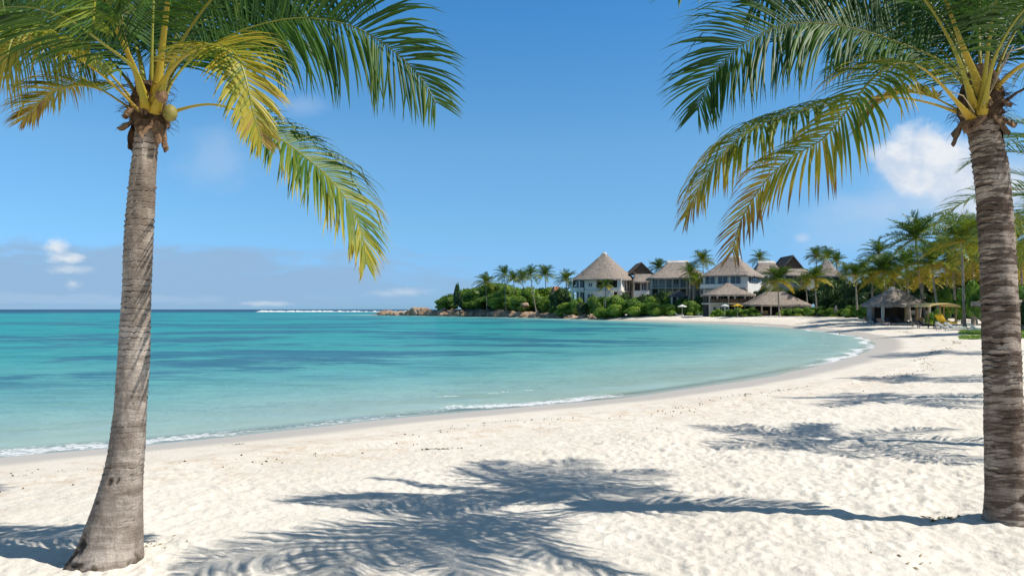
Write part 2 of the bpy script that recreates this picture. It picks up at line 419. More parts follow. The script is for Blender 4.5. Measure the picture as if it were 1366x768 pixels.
M['bush'] = leaf_material('shrub_leaf', [(0.0, (0.045, 0.10, 0.014)), (0.4, (0.14, 0.25, 0.026)), (0.7, (0.24, 0.36, 0.036)), (1.0, (0.40, 0.46, 0.07))], 0.5, 0.25, 0.45)
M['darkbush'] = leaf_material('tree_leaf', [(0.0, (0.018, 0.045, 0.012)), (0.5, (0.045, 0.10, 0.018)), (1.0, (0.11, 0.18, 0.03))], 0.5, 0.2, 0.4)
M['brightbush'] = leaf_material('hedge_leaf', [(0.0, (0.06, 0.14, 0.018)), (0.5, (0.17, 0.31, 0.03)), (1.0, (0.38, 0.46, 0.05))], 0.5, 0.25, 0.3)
M['grass'] = leaf_material('lawn_grass', [(0.0, (0.12, 0.21, 0.02)), (1.0, (0.30, 0.42, 0.05))], 0.6, 0.2)

def stalk_material():
    m, t = material('frond_stalk')
    co = t.new('ShaderNodeTexCoord').outputs['Object']
    a = t.attr('tint')
    n = t.noise(co, 5, 4, 0.6); n2 = t.noise(co, 40, 3, 0.6)
    col = t.ramp(t.math('ADD', a, t.math('MULTIPLY', t.math('SUBTRACT', n, 0.5), 0.3)), [(0.0, (0.12, 0.16, 0.03)), (0.35, (0.27, 0.26, 0.025)), (0.7, (0.46, 0.31, 0.022)), (0.95, (0.36, 0.22, 0.04)), (1.0, (0.20, 0.13, 0.08))])
    col = t.mix(t.step(n2, 0.62, 0.75, 0, 0.45), col, (0.20, 0.12, 0.05))
    finish(t, principled(t, col, 0.42, t.bump(n2, 0.3, 0.01), 0.4)); return m
M['stalk'] = stalk_material()

def trunk_material(name, c_lo, c_hi, c_dark, zs, dark_amt, tone_amt=0.0):
    m, t = material(name)
    co = t.new('ShaderNodeTexCoord').outputs['Object']
    g = t.attr('groove')
    band = t.noise(t.scale(co, (1.2, 1.2, zs)), 1.0, 6, 0.68)
    patch = t.noise(t.scale(co, (2.2, 2.2, 1.4)), 1.0, 5, 0.6)
    fine = t.noise(t.scale(co, (30, 30, 60)), 1.0, 5, 0.7)
    vert = t.noise(t.scale(co, (30, 30, 9.0)), 1.0, 5, 0.72, 0.4)
    col = t.mix(t.step(patch, 0.38, 0.62), c_lo, c_hi)
    col = t.mix(t.step(t.noise(t.scale(co, (3, 3, 2.2), (5, 2, 1)), 1.0, 6, 0.7), 0.56, 0.68, 0, 0.5), col, tuple(c_ * 0.5 for c_ in c_lo))
    col = t.mix(t.step(vert, 0.48, 0.72, 0, 0.55), col, tuple(c_ * 0.55 for c_ in c_lo))
    col = t.mix(t.step(band, 0.50, 0.66, 0, dark_amt), col, c_dark)
    if tone_amt: col = t.mix(t.math('MULTIPLY', t.step(t.attr('tone'), 0.62, 0.30), tone_amt), col, tuple(c_ * 1.3 for c_ in c_dark))
    col = t.mix(t.math('MULTIPLY', t.step(g, 0.35, 0.95), 0.85), col, tuple(c_ * 0.55 for c_ in c_dark))
    col = t.mix(t.step(fine, 0.55, 0.75, 0, 0.35), col, tuple(min(1, c_ * 1.35) for c_ in c_hi))
    h = t.math('ADD', t.math('MULTIPLY', fine, 0.5), t.math('ADD', t.math('MULTIPLY', vert, 0.7), t.math('MULTIPLY', band, 0.5)))
    finish(t, principled(t, col, 0.9, t.bump(h, 1.0, 0.028), 0.12)); return m
M['trunk_grey'] = trunk_material('smooth_grey_bark', (0.29, 0.235, 0.19), (0.56, 0.475, 0.40), (0.13, 0.095, 0.07), 14.0, 0.6, 0.35)
M['trunk_ringed'] = trunk_material('ringed_brown_bark', (0.26, 0.195, 0.15), (0.50, 0.41, 0.335), (0.070, 0.047, 0.034), 14.0, 0.85, 0.85)
M['trunk_far'] = trunk_material('pale_palm_bark', (0.26, 0.22, 0.18), (0.40, 0.35, 0.29), (0.17, 0.13, 0.10), 3.0, 0.35)
M['husk'] = simple('dry_leaf_sheath', (0.24, 0.15, 0.09), 0.9, 0.55, 9.0, 0.1, 0.6)
M['fibre'] = simple('brown_fibre', (0.12, 0.075, 0.045), 0.95, 0.5, 14.0, 0.1, 0.8)
M['coconut'] = simple('coconut_skin', (0.22, 0.19, 0.045), 0.6, 0.35, 6.0, 0.4)
M['twig'] = simple('pale_dry_twig', (0.42, 0.34, 0.22), 0.9, 0.3, 8.0)

def thatch_material(name, c0, c1):
    m, t = material(name)
    co = t.new('ShaderNodeTexCoord').outputs['Object']
    streak = t.noise(t.scale(co, (3.2, 3.2, 0.35)), 1.0, 6, 0.72)
    layer = t.noise(t.scale(co, (0.35, 0.35, 2.6)), 1.0, 4, 0.6)
    patch = t.noise(co, 0.35, 5, 0.6)
    col = t.mix(t.step(streak, 0.35, 0.65), c0, c1)
    col = t.mix(t.step(layer, 0.5, 0.7, 0, 0.4), col, tuple(c_ * 0.6 for c_ in c0))
    col = t.mix(t.step(patch, 0.50, 0.72, 0, 0.5), col, (0.36, 0.27, 0.19))
    finish(t, principled(t, col, 0.95, t.bump(t.math('ADD', streak, layer), 0.8, 0.12), 0.05)); return m
M['thatch'] = thatch_material('grey_thatch', (0.23, 0.19, 0.16), (0.42, 0.355, 0.30))
M['thatch2'] = thatch_material('dark_thatch', (0.13, 0.105, 0.09), (0.25, 0.205, 0.175))
M['cap'] = simple('ridge_mortar', (0.66, 0.60, 0.52), 0.9, 0.15, 1.0)
M['white'] = simple('white_render', (0.70, 0.67, 0.61), 0.85, 0.07, 0.6)
M['cream'] = simple('cream_render', (0.58, 0.52, 0.43), 0.85, 0.12, 0.6)
M['wood'] = simple('brown_timber', (0.14, 0.085, 0.055), 0.7, 0.3, 1.5)
M['palewood'] = simple('honey_timber', (0.45, 0.28, 0.13), 0.7, 0.3, 2.0)
M['room_shade'] = simple('painted_room_shade', (0.05, 0.045, 0.04), 0.9, 0.4, 0.7)  # near-black colour that stands for the shade inside rooms
M['stonewall'] = simple('grey_stone', (0.27, 0.25, 0.23), 0.9, 0.3, 1.2)
m_, t_ = material('window_glass'); finish(t_, principled(t_, (0.035, 0.055, 0.075), 0.08, None, 0.6)); M['glass'] = m_
M['slate'] = simple('slate_shingle', (0.11, 0.115, 0.12), 0.8, 0.25, 1.5)
M['terracotta'] = simple('terracotta_tile', (0.40, 0.17, 0.10), 0.8, 0.25, 1.5)
M['yellow'] = simple('yellow_canvas', (0.72, 0.44, 0.03), 0.8, 0.1, 2.0)
M['creamcanvas'] = simple('cream_canvas', (0.80, 0.60, 0.25), 0.85, 0.08, 2.0)
M['canvas'] = simple('white_canvas', (0.74, 0.73, 0.70), 0.85, 0.06, 2.0)
M['darkfab'] = simple('navy_cushion', (0.035, 0.04, 0.06), 0.85, 0.3, 4.0)
M['tanfab'] = simple('tan_cushion', (0.42, 0.26, 0.17), 0.85, 0.2, 4.0)
M['seaweed'] = simple('dried_seaweed', (0.11, 0.075, 0.04), 0.9, 0.5, 20.0)
M['leaflitter'] = simple('dead_leaf', (0.26, 0.18, 0.06), 0.8, 0.5, 15.0)
def rock_material():
    m, t = material('shore_rock')
    co = t.new('ShaderNodeTexCoord').outputs['Object']
    n = t.noise(co, 0.9, 6, 0.65); n2 = t.noise(co, 4, 6, 0.7); a = t.attr('lowness')
    col = t.mix(t.step(n, 0.35, 0.65), (0.32, 0.20, 0.12), (0.52, 0.38, 0.27))
    col = t.mix(t.step(n2, 0.52, 0.7, 0, 0.6), col, (0.10, 0.075, 0.06))
    col = t.mix(t.math('MULTIPLY', a, 0.75), col, (0.06, 0.045, 0.035))
    finish(t, principled(t, col, 0.85, t.bump(n2, 0.9, 0.25), 0.25)); return m
M['rock'] = rock_material()

# ------------------------------------------------------------------ the ground and the sea
def polar(radii, angles):
    rr, aa = np.meshgrid(radii, angles, indexing='ij')
    x = rr * np.sin(aa); y = rr * np.cos(aa)
    nr, na = rr.shape
    i = np.arange(nr - 1)[:, None]; j = np.arange(na)[None, :]; j2 = (j + 1) % na
    F = np.stack([np.broadcast_to(i * na + j, (nr - 1, na)), np.broadcast_to(i * na + j2, (nr - 1, na)), np.broadcast_to((i + 1) * na + j2, (nr - 1, na)), np.broadcast_to((i + 1) * na + j, (nr - 1, na))], -1).reshape(-1, 4)
    return x, y, F[:, ::-1]
A1 = R(42)
dense = np.linspace(-A1, A1, 1100)
rest = np.linspace(A1, 2 * PI - A1, 70)[1:-1]
ang = np.concatenate([dense, rest])
rad = np.concatenate([np.geomspace(0.3, 3.5, 14)[:-1], np.geomspace(3.5, 62, 860)[:-1], np.geomspace(62, 5000, 190)])
gx, gy, gF = polar(rad, ang)
gs = shore_dist(gx, gy)
gz = ground(gx, gy, gs)
near = np.clip(1 - (np.hypot(gx, gy) - 40) / 60, 0, 1)
dryz = np.clip((gs - 2.8) / 5, 0, 1)
relief = 0.11 * fbm(gx * 0.16, gy * 0.16, 3, 3) + 0.035 * fbm(gx * 0.75, gy * 0.75, 3, 8)
relief += near * (0.45 + 0.9 * np.clip(fbm(gx * 0.35, gy * 0.35, 3, 66) + 0.5, 0, 1)) * (0.018 * fbm(gx * 2.6, gy * 2.6, 3, 21) + 0.018 * dimples(gx, gy, 0.44, 4) + 0.013 * dimples(gx + 3.1, gy, 0.25, 14) + 0.011 * dimples(gx, gy + 1.7, 0.13, 19) + 0.008 * fbm(gx * 8, gy * 8, 3, 31, 0.6))
relief *= dryz
relief += 0.02 * fbm(gx * 0.25, gy * 0.25, 2, 40) * (1 - dryz) * np.clip((gs + 3) / 4, 0, 1)
# small berm where the last tide stopped
relief += 0.035 * np.exp(-((gs - 4.6 - 0.8 * fbm(gx * 0.2, gy * 0.2, 2, 50)) / 0.5) ** 2)
# sand piled against the two near trunks
LBASE = (X(140, 6.95), 6.95); RBASE = (X(1343, 7.95), 7.95)
for bx_, by_ in (LBASE, RBASE):
    rr_ = np.hypot(gx - bx_, gy - by_)
    relief += 0.05 * np.exp(-(rr_ / 0.45) ** 2)
gz = gz + relief
soil = np.clip((gs - np.where(gy > 120, 20, 60)) / 4, 0, 1) * np.clip((gy - 55) / 15, 0, 1)
soil = np.maximum(soil, np.clip((gy - 248) / 12, 0, 1) * np.clip((gs - 3) / 3, 0, 1))
gV = np.stack([gx, gy, gz], -1).reshape(-1, 3)
soil = np.maximum(soil, np.clip((gy - 236) / 6, 0, 1) * np.clip((gs - 0.2) / 0.6, 0, 1) * 0.75)
beach = link('ground', mesh_from('ground', gV, gF, [M['sand']], True, {'inland': gs.ravel(), 'soil': soil.ravel()}))
tag(beach, kind='structure')
def relief_at(x, y):
    """height of the built sand surface near a point"""
    a = math.atan2(x, y) % (2 * PI); r = math.hypot(x, y)
    ai = np.argmin(np.abs(((ang % (2 * PI)) - a + PI) % (2 * PI) - PI)); ri = np.argmin(np.abs(rad - r))
    return float(gz[ri, ai])

wrad = np.concatenate([np.geomspace(3.5, 60, 320)[:-1], np.geomspace(60, 700, 260)[:-1], np.geomspace(700, 45000, 60)])
wang = np.concatenate([np.linspace(-A1, A1, 720), rest])
wx, wy, wF = polar(wrad, wang)
ws = -shore_dist(wx, wy)
wz = 0.05 * np.exp(-((ws - 2.2 - 1.4 * fbm(wx * 0.15, wy * 0.15, 2, 77)) / 0.55) ** 2) * (0.6 + 0.6 * fbm(wx * 0.6, wy * 0.6, 2, 90))
wz = wz + np.clip((ws - 1) / 8, 0, 1) * np.clip(1 - wy / 150, 0, 1) * (0.030 * fbm(wx * 0.45, wy * 1.0, 3, 60))
wz = np.where(ws < -3, -0.3, wz)
wV = np.stack([wx, wy, wz], -1).reshape(-1, 3)
sea = link('sea_water', mesh_from('sea_water', wV, wF, [M['water']], True, {'offshore': ws.ravel()}))
tag(sea, kind='structure')

# waves breaking white on the outer reef
rng = np.random.default_rng(5)
def surf(p0, p1, Y, hmax, seed, w_=9.0):
    n = 260; m = 7
    x = np.linspace(X(p0, Y), X(p1, Y), n); t = np.linspace(0, 1, n)
    h = hmax * np.clip(np.minimum(t, 1 - t) * 10, 0, 1) * np.clip(0.35 + 1.3 * np.abs(fbm(x * 0.05, x * 0 + seed, 4, seed)) + 0.5 * fbm(x * 0.4, x * 0, 2, seed), 0.05, 2)
    V = []
    for k in range(m):
        a = k / (m - 1); prof = math.sin(PI * a) ** 0.7
        V.append(np.stack([x, Y + (a - 0.5) * w_ + 2 * fbm(x * .03, x * 0 + 3, 2, seed), h * prof - 0.05], -1))
    V = np.stack(V, 0).reshape(-1, 3)
    F = [(i * n + j, i * n + j + 1, (i + 1) * n + j + 1, (i + 1) * n + j) for i in range(m - 1) for j in range(n - 1)]
    return V, F
b = MB()
for a_ in ((340, 420, 880, 1.4, 3), (395, 512, 900, 1.5, 7), (510, 560, 930, 0.9, 11)): b.add(*surf(*a_))
tag(b.build('reef_surf', M['foam'], smooth=True), kind='structure')

# ------------------------------------------------------------------ palm fronds
def resample(P, n):
    P = catmull(P, 12)
    seg = np.linalg.norm(np.diff(P, axis=0), axis=1); s = np.concatenate([[0], np.cumsum(seg)])
    t = np.linspace(0, s[-1], n)
    return np.stack([np.interp(t, s, P[:, k]) for k in range(3)], -1), s[-1]
def frames(P):
    T = np.gradient(P, axis=0); T /= np.linalg.norm(T, axis=1)[:, None]
    U = np.zeros_like(P); u = np.array([0, 0, 1.0])
    if abs(T[0] @ u) > 0.97: u = np.array([0, -1.0, 0])
    for i in range(len(P)):
        u = u - (u @ T[i]) * T[i]; u /= np.linalg.norm(u); U[i] = u
    return T, U, np.cross(T, U)
def leaflets(P, lmax, n, tint, droop, seed, t0=0.18, width=0.030, seg=5, roll=0.0, ragged=0.0, tiptint=0.12, fold=0.35, spread=1.0, lift=0.45, base_len=0.55, face=0.0, endtint=0.0):
    """the blades of one feather-shaped frond, as arrays of vertices, faces and tints"""
    r = np.random.default_rng(seed)
    PP, L = resample(P, 90)
    T, U, S = frames(PP)
    if face:
        g = R(face) * (1 if PP[-1][0] >= PP[0][0] else -1); U, S = U * math.cos(g) + S * math.sin(g), S * math.cos(g) - U * math.sin(g)
    V = []; F = []; A = []
    cnt = 0
    for side in (-1, 1):
        for i in range(n):
            t = t0 + (1 - t0) * ((i + r.uniform(-0.3, 0.3)) / n)
            t = min(max(t, t0), 0.995)
            k = t * 89; k0 = int(k); fk = k - k0; k1 = min(k0 + 1, 89)
            p = PP[k0] * (1 - fk) + PP[k1] * fk; Tt = T[k0]; Uu = U[k0]; Ss = S[k0]
            q = (t - t0) / (1 - t0)
            prof = (base_len + (1 - base_len) * min(1, q / 0.3)) * (1 - 0.72 * max(0, (q - 0.45) / 0.55) ** 1.6)
            ln = lmax * prof * r.uniform(0.88, 1.08)
            if ragged and r.random() < ragged: ln *= r.uniform(0.35, 0.8)
            al = R(74 - 44 * q ** 1.5) * spread + r.normal(0, 0.07) + 0.09 * math.sin(q * 31 + seed * 2 + side)
            lf = lift * (1 - 0.5 * q) + r.normal(0, 0.07) + roll * side
            d = math.cos(al) * Tt + math.sin(al) * (side * Ss * math.cos(lf) + Uu * math.sin(lf))
            kd = droop * r.uniform(0.75, 1.3)
            wd = width * r.uniform(0.85, 1.15) * (0.55 + 0.45 * prof)
            ds = ln / seg; pos = p.copy(); base = cnt
            tt = tint + r.normal(0, 0.07) + 0.07 * math.sin(q * 23 + seed + side) + endtint * max(0, q - 0.35) / 0.65
            kink = r.integers(1, seg) if r.random() < 0.10 else -1
            for sg in range(seg + 1):
                f = sg / seg
                d = d / np.linalg.norm(d)
                wv = Tt - (Tt @ d) * d; nn = np.linalg.norm(wv)
                wv = wv / nn if nn > 1e-3 else Ss
                nr = np.cross(d, wv)
                hw = wd * 0.5 * (0.6 + 0.9 * f if f < 0.35 else (0.915 * (1 - ((f - 0.35) / 0.65) ** 1.5) + 0.02))
                if sg == 0: hw = wd * 0.2
                fo = fold * hw
                V.append(pos + wv * hw - nr * fo * np.sign(nr[2] + 1e-6)); V.append(pos + nr * 0.0); V.append(pos - wv * hw - nr * fo * np.sign(nr[2] + 1e-6))
                v_ = tt + tiptint * max(0, f - 0.55) / 0.45
                A += [v_, v_ - 0.05, v_]
                pos = pos + d * ds
                if sg == kink: d = d + np.array([r.normal(0, .35), r.normal(0, .35), -1.1])
                d = d + np.array([0, 0, -1.0]) * kd * ds * (0.35 + f) + r.normal(0, 0.018, 3)
            for sg in range(seg):
                a0 = base + sg * 3; a1 = a0 + 3
                F.append((a0, a0 + 1, a1 + 1, a1)); F.append((a0 + 1, a0 + 2, a1 + 2, a1 + 1))
            cnt += (seg + 1) * 3
    return np.array(V), np.array(F), np.array(A), PP, L
def stalk_mesh(PP, r0, tint, tip=0.006, flat=1.7, n=8, name='stalk'):
    """stem: wide and flattened at the trunk, thin at the tip"""
    T, U, S = frames(PP); m = len(PP); V = []; A = []
    for i in range(m):
        f = i / (m - 1)
        rr = tip + (r0 - tip) * (1 - f) ** 1.5 + r0 * 0.9 * max(0, 1 - f / 0.10) ** 1.4
        fl = 1 + (flat - 1) * max(0, 1 - f / 0.25)
        for k in range(n):
            a = 2 * PI * k / n
            V.append(PP[i] + S[i] * math.cos(a) * rr * fl + U[i] * math.sin(a) * rr * (0.9 if math.sin(a) < 0 else 0.45)); A.append(tint - 0.45 * f + 0.25 * max(0, 1 - f / 0.07))
    F = [(i * n + k, i * n + (k + 1) % n, (i + 1) * n + (k + 1) % n, (i + 1) * n + k) for i in range(m - 1) for k in range(n)]
    F = np.array(F)
    return mesh_from(name, V, F, [M['stalk']], True, {'tint': A})
def frond(parent, pts, lmax, n=58, tint=0.2, droop=1.6, seed=1, stalk=0.018, stint=0.55, **kw):
    n = int(n * 1.5); lmax *= 1.10; droop *= 1.35; kw.setdefault('face', 30); kw.setdefault('width', 0.031); stint -= 0.08
    P = np.array(pts, float)
    V, F, A, PP, L = leaflets(P, lmax, n, tint, droop, seed, **kw)
    o = link('frond', mesh_from('frond', V, F, [M['palm']], False, {'tint': A}), parent)
    link('stalk', stalk_mesh(PP, stalk, stint), o)
    return o

# ------------------------------------------------------------------ trunks of the two near palms
def hero_trunk(parent, origin, prof, Y, mat, ring_gap, ring_amp, seed, y_of=None, top_amp=None, root=0.0, scars=()):
    """prof: list of (row, left edge, right edge) in the photograph turned into metres at distance Y"""
    rows = sorted(prof, key=lambda q: -q[0])
    z = np.array([Zp(q[0], Y) for q in rows]); xl = np.array([X(q[1], Y) for q in rows]); xr = np.array([X(q[2], Y) for q in rows])
    N = 620; K = 72
    zz = np.linspace(z[0] - 0.25, z[-1], N)
    def sm(v):
        q = np.interp(zz, z, v); k = np.ones(31) / 31
        return np.convolve(np.pad(q, 15, mode='edge'), k, 'valid')
    cx = sm((xl + xr) / 2); rad_ = sm((xr - xl) / 2)
    dyy = np.array([y_of(a) if y_of else 0 for a in zz])
    phi = np.linspace(0, 2 * PI, K, endpoint=False)
    ZZ, PH = np.meshgrid(zz, phi, indexing='ij')
    # rings: gaps between scars vary, and each scar wavers round the stem
    wob = 0.25 * ring_gap * fbm(np.cos(PH) * 1.2 + ZZ * 1.3 + 5, np.sin(PH) * 1.2 + ZZ * 0.7, 3, seed) + 0.22 * ring_gap * fbm(np.cos(PH) * 4, np.sin(PH) * 4 + ZZ * 9, 2, seed + 4)
    tlt = 0.35 * ring_gap * fbm(ZZ * 2.5, ZZ * 0 + 2, 2, seed + 1)
    ph = (ZZ + wob + tlt) / ring_gap
    fr = ph - np.floor(ph)
    lip = fr ** 2.2 - 0.9 * np.exp(-((fr - 0.03) / 0.06) ** 2) - 0.6 * np.exp(-((1 - fr) / 0.05) ** 2)
    amp = np.interp(ZZ, [zz[0], zz[0] + 1.3, zz[-1]], [ring_amp * 0.25, ring_amp * 0.6, ring_amp * 1.35]) if top_amp is None else np.interp(ZZ, top_amp[0], top_amp[1]) * ring_amp
    amp = amp * (0.25 + 1.3 * _hash(np.floor(ph), np.floor(ph) * 0, seed + 8) ** 1.5) * (0.75 + 0.8 * fbm(np.cos(PH) * 1.5, np.sin(PH) * 1.5 + ZZ * 5, 2, seed + 40))
    rr = rad_[:, None] + amp * (lip - 0.3) + 0.010 * fbm(np.cos(PH) * 2 + 9, np.sin(PH) * 2 + ZZ * 3, 4, seed + 2)
    hb = ZZ - (zz[0] + 0.25)
    if root: rr = rr + root * np.exp(-np.clip(hb, 0, 9) / 0.10) * (0.55 + 0.6 * fbm(np.cos(PH) * 5, np.sin(PH) * 5 + ZZ * 6, 3, seed + 6)) * (hb < 0.6)
    cav = np.zeros_like(rr)
    for (sp_, sz_, wp_, wz_, dp_) in scars:                 # cavities and old wounds in the bark
        e_ = ((PH - sp_) / wp_) ** 2 + ((hb - sz_) / wz_) ** 2 + 0.9 * fbm(PH * 6, ZZ * 22, 3, seed + 50)
        k_ = np.clip(np.exp(-np.clip(e_, 0, 9) * 1.3), 0, 1); rr = rr - dp_ * k_; cav = np.maximum(cav, k_)
    x = cx[:, None] + rr * np.cos(PH); y = Y + dyy[:, None] + rr * np.sin(PH)
    V = np.stack([x - origin[0], y - origin[1], ZZ - origin[2]], -1).reshape(-1, 3)
    i = np.arange(N - 1)[:, None]; j = np.arange(K)[None, :]; j2 = (j + 1) % K
    F = np.stack([i * K + j, i * K + j2, (i + 1) * K + j2, (i + 1) * K + j], -1).reshape(-1, 4)
    groove = np.clip(np.exp(-((fr - 0.03) / 0.09) ** 2) + np.exp(-((1 - fr) / 0.06) ** 2), 0, 1) * np.clip(1.7 * amp / ring_amp, 0, 1.2)
    groove = np.sqrt(groove) * np.clip(0.85 + 1.0 * fbm(np.cos(PH) * 3, np.sin(PH) * 3 + ZZ * 5, 3, seed + 12), 0, 1)
    if root:
        groove = np.maximum(groove, np.clip(1.15 - np.abs(hb) / 0.13 + 1.1 * fbm(np.cos(PH) * 4, np.sin(PH) * 4 + ZZ * 8, 3, seed + 7), 0, 1) * (hb < 0.35) * 0.9)
    groove = np.maximum(groove, np.clip(cav * 1.6, 0, 1))
    tone = 0.35 + _hash(np.floor(ph), np.floor(ph) * 0, seed + 20) * 0.30 + 0.55 * fbm(np.cos(PH) * 0.8 + 4, np.sin(PH) * 0.8 + ZZ * 13, 3, seed + 30) + 0.60 * fbm(np.cos(PH) * 1.6, np.sin(PH) * 1.6 + ZZ * 36, 3, seed + 33)
    return link('trunk', mesh_from('trunk', V, F, [mat], True, {'groove': groove.ravel(), 'tone': tone.ravel()}), parent)

def husk_ring(parent, c_, r0, n, seed, size=0.16):
    """torn dry sheaths hanging under a crown"""
    r = random.Random(seed)
    for i in range(n):
        a = 2 * PI * i / n + r.uniform(-0.3, 0.3)
        w_ = size * r.uniform(0.5, 0.9); h_ = size * r.uniform(0.9, 1.7)
        ca, sa = math.cos(a), math.sin(a); V = []; nu, nv = 5, 7
        fl = r.uniform(0.2, 0.9); tw = r.uniform(-0.6, 0.6)
        for v in range(nv):
            fv = v / (nv - 1)
            for u in range(nu):
                fu = u / (nu - 1) - 0.5
                wid = w_ * (1 - 0.65 * fv ** 1.5) * (1 + 0.25 * math.sin(7 * fv + i))
                out = r0 + size * fl * (fv ** 1.2) * 0.7 + 0.03 * math.cos(fu * 3) + r.uniform(-.006, .006)
                tx = fu * wid + tw * fv * 0.05
                z_ = 0.05 - h_ * fv * (0.75 if fl > 0.6 else 1.0) + r.uniform(-.008, .008) + 0.07 * fv * (1 - abs(fu))
                V.append((c_[0] + ca * out - sa * tx, c_[1] + sa * out + ca * tx, c_[2] + z_))
        F = [(v * nu + u, v * nu + u + 1, (v + 1) * nu + u + 1, (v + 1) * nu + u) for v in range(nv - 1) for u in range(nu - 1)]
        n0 = len(V); V2 = [(x_ - ca * 0.006, y_ - sa * 0.006, z_) for x_, y_, z_ in V]
        F += [tuple(n0 + k for k in f[::-1]) for f in F]
        link('dry_sheath', mesh_from('dry_sheath', V + V2, F, [M['husk']], True), parent)
def fibre_mass(parent, c_, r0, h_, seed, hairs=150):
    b = MB(); r = random.Random(seed)
    n = 14; prof = [(0, r0 * 0.98), (0.2, r0 * 1.18), (0.45, r0 * 1.25), (0.7, r0 * 1.0), (1.0, r0 * 0.55)]
    V = []; F = []
    for f, q in prof:
        for k in range(n):
            a = 2 * PI * k / n; rr = q * (1 + r.uniform(-.14, .14)); V.append((c_[0] + rr * math.cos(a), c_[1] + rr * math.sin(a), c_[2] + f * h_ + r.uniform(-.02, .02)))
    for i in range(len(prof) - 1):
        for k in range(n): F.append((i * n + k, i * n + (k + 1) % n, (i + 1) * n + (k + 1) % n, (i + 1) * n + k))
    F.append(tuple(range((len(prof) - 1) * n, len(prof) * n)))
    b.add(V, F)
    for i in range(hairs):
        a = r.uniform(0, 2 * PI); z_ = r.uniform(0.0, 1.0) * h_
        p = Vector((c_[0] + r0 * 1.1 * math.cos(a), c_[1] + r0 * 1.1 * math.sin(a), c_[2] + z_))
        d = Vector((math.cos(a), math.sin(a), r.uniform(-0.5, 1.6))).normalized(); pts = [p]
        for k in range(3):
            p = p + d * r.uniform(0.03, 0.07); d = (d + Vector((r.uniform(-.5, .5), r.uniform(-.5, .5), -0.5))).normalized(); pts.append(p)
        b.tube(pts, [0.004, 0.003, 0.002, 0.001], 3, False)
    return b.build('fibre_sheath', M['fibre'], parent, True)
def ball(c_, rx, rz, n=14, m=10, seed=0, amp=0.03):
    r = random.Random(seed); V = []; F = []
    for i in range(m + 1):
        th = PI * i / m
        for k in range(n):
            a = 2 * PI * k / n; q = 1 + r.uniform(-amp, amp)
            V.append((c_[0] + rx * q * math.sin(th) * math.cos(a), c_[1] + rx * q * math.sin(th) * math.sin(a), c_[2] + rz * math.cos(th)))
    for i in range(m):
        for k in range(n): F.append((i * n + k, i * n + (k + 1) % n, (i + 1) * n + (k + 1) % n, (i + 1) * n + k))
    return V, F

def hero_path(origin, Y0, pts):
    return [(X(a, Y0 + d) - origin[0], Y0 + d - origin[1], Zp(b_, Y0 + d) - origin[2]) for a, b_, d in pts]

# ---- the left palm
YL = 7.0
oL = (LBASE[0], LBASE[1], relief_at(*LBASE))
palmL = thing('coconut_palm', 'leaning smooth grey coconut palm with a flared base, nearest on the left of the beach', 'palm tree', oL, 0, 'coconut palms framing the beach')
profL = [(757, 90, 184), (745, 93, 185), (732, 104, 186), (713, 112, 187), (690, 121, 187.5), (672, 127, 188), (632, 140, 189), (600, 147, 192), (552, 153, 194.5), (500, 157, 197), (471, 160, 198.5),
         (391, 164.5, 200), (311, 168, 203.5), (230, 174.5, 207), (190, 180, 210), (165, 181, 213)]
hero_trunk(palmL, oL, profL, YL, M['trunk_grey'], 0.052, 0.012, 5, y_of=lambda z_: 0.0, top_amp=([0.3, 1.6, 2.6, 3.4, 4.4], [0.40, 0.55, 0.8, 1.2, 1.6]), root=0.07, scars=[(3.95, .26, .34, .09, .05), (3.75, .14, .34, .07, .04), (4.3, .10, .3, .05, .03), (4.55, .80, .13, .035, .016), (4.95, .81, .12, .032, .016), (4.1, .62, .10, .02, .006)])
cL = (X(197, YL) - oL[0], YL - oL[1], Zp(172, YL) - oL[2])
fibre_mass(palmL, cL, 0.125, 0.42, 3)
husk_ring(palmL, cL, 0.12, 8, 7, 0.19)
husk_ring(palmL, (cL[0], cL[1], cL[2] + 0.14), 0.13, 6, 17, 0.13)
link('coconut', mesh_from('coconut', *ball((X(229, YL - .05) - oL[0], YL - .08 - oL[1], Zp(154, YL) - oL[2]), 0.062, 0.075), [M['coconut']], True), palmL)
link('coconut', mesh_from('coconut', *ball((X(226, YL - .05) - oL[0], YL - .20 - oL[1], Zp(136, YL) - oL[2]), 0.052, 0.062, seed=4), [M['husk']], True), palmL)
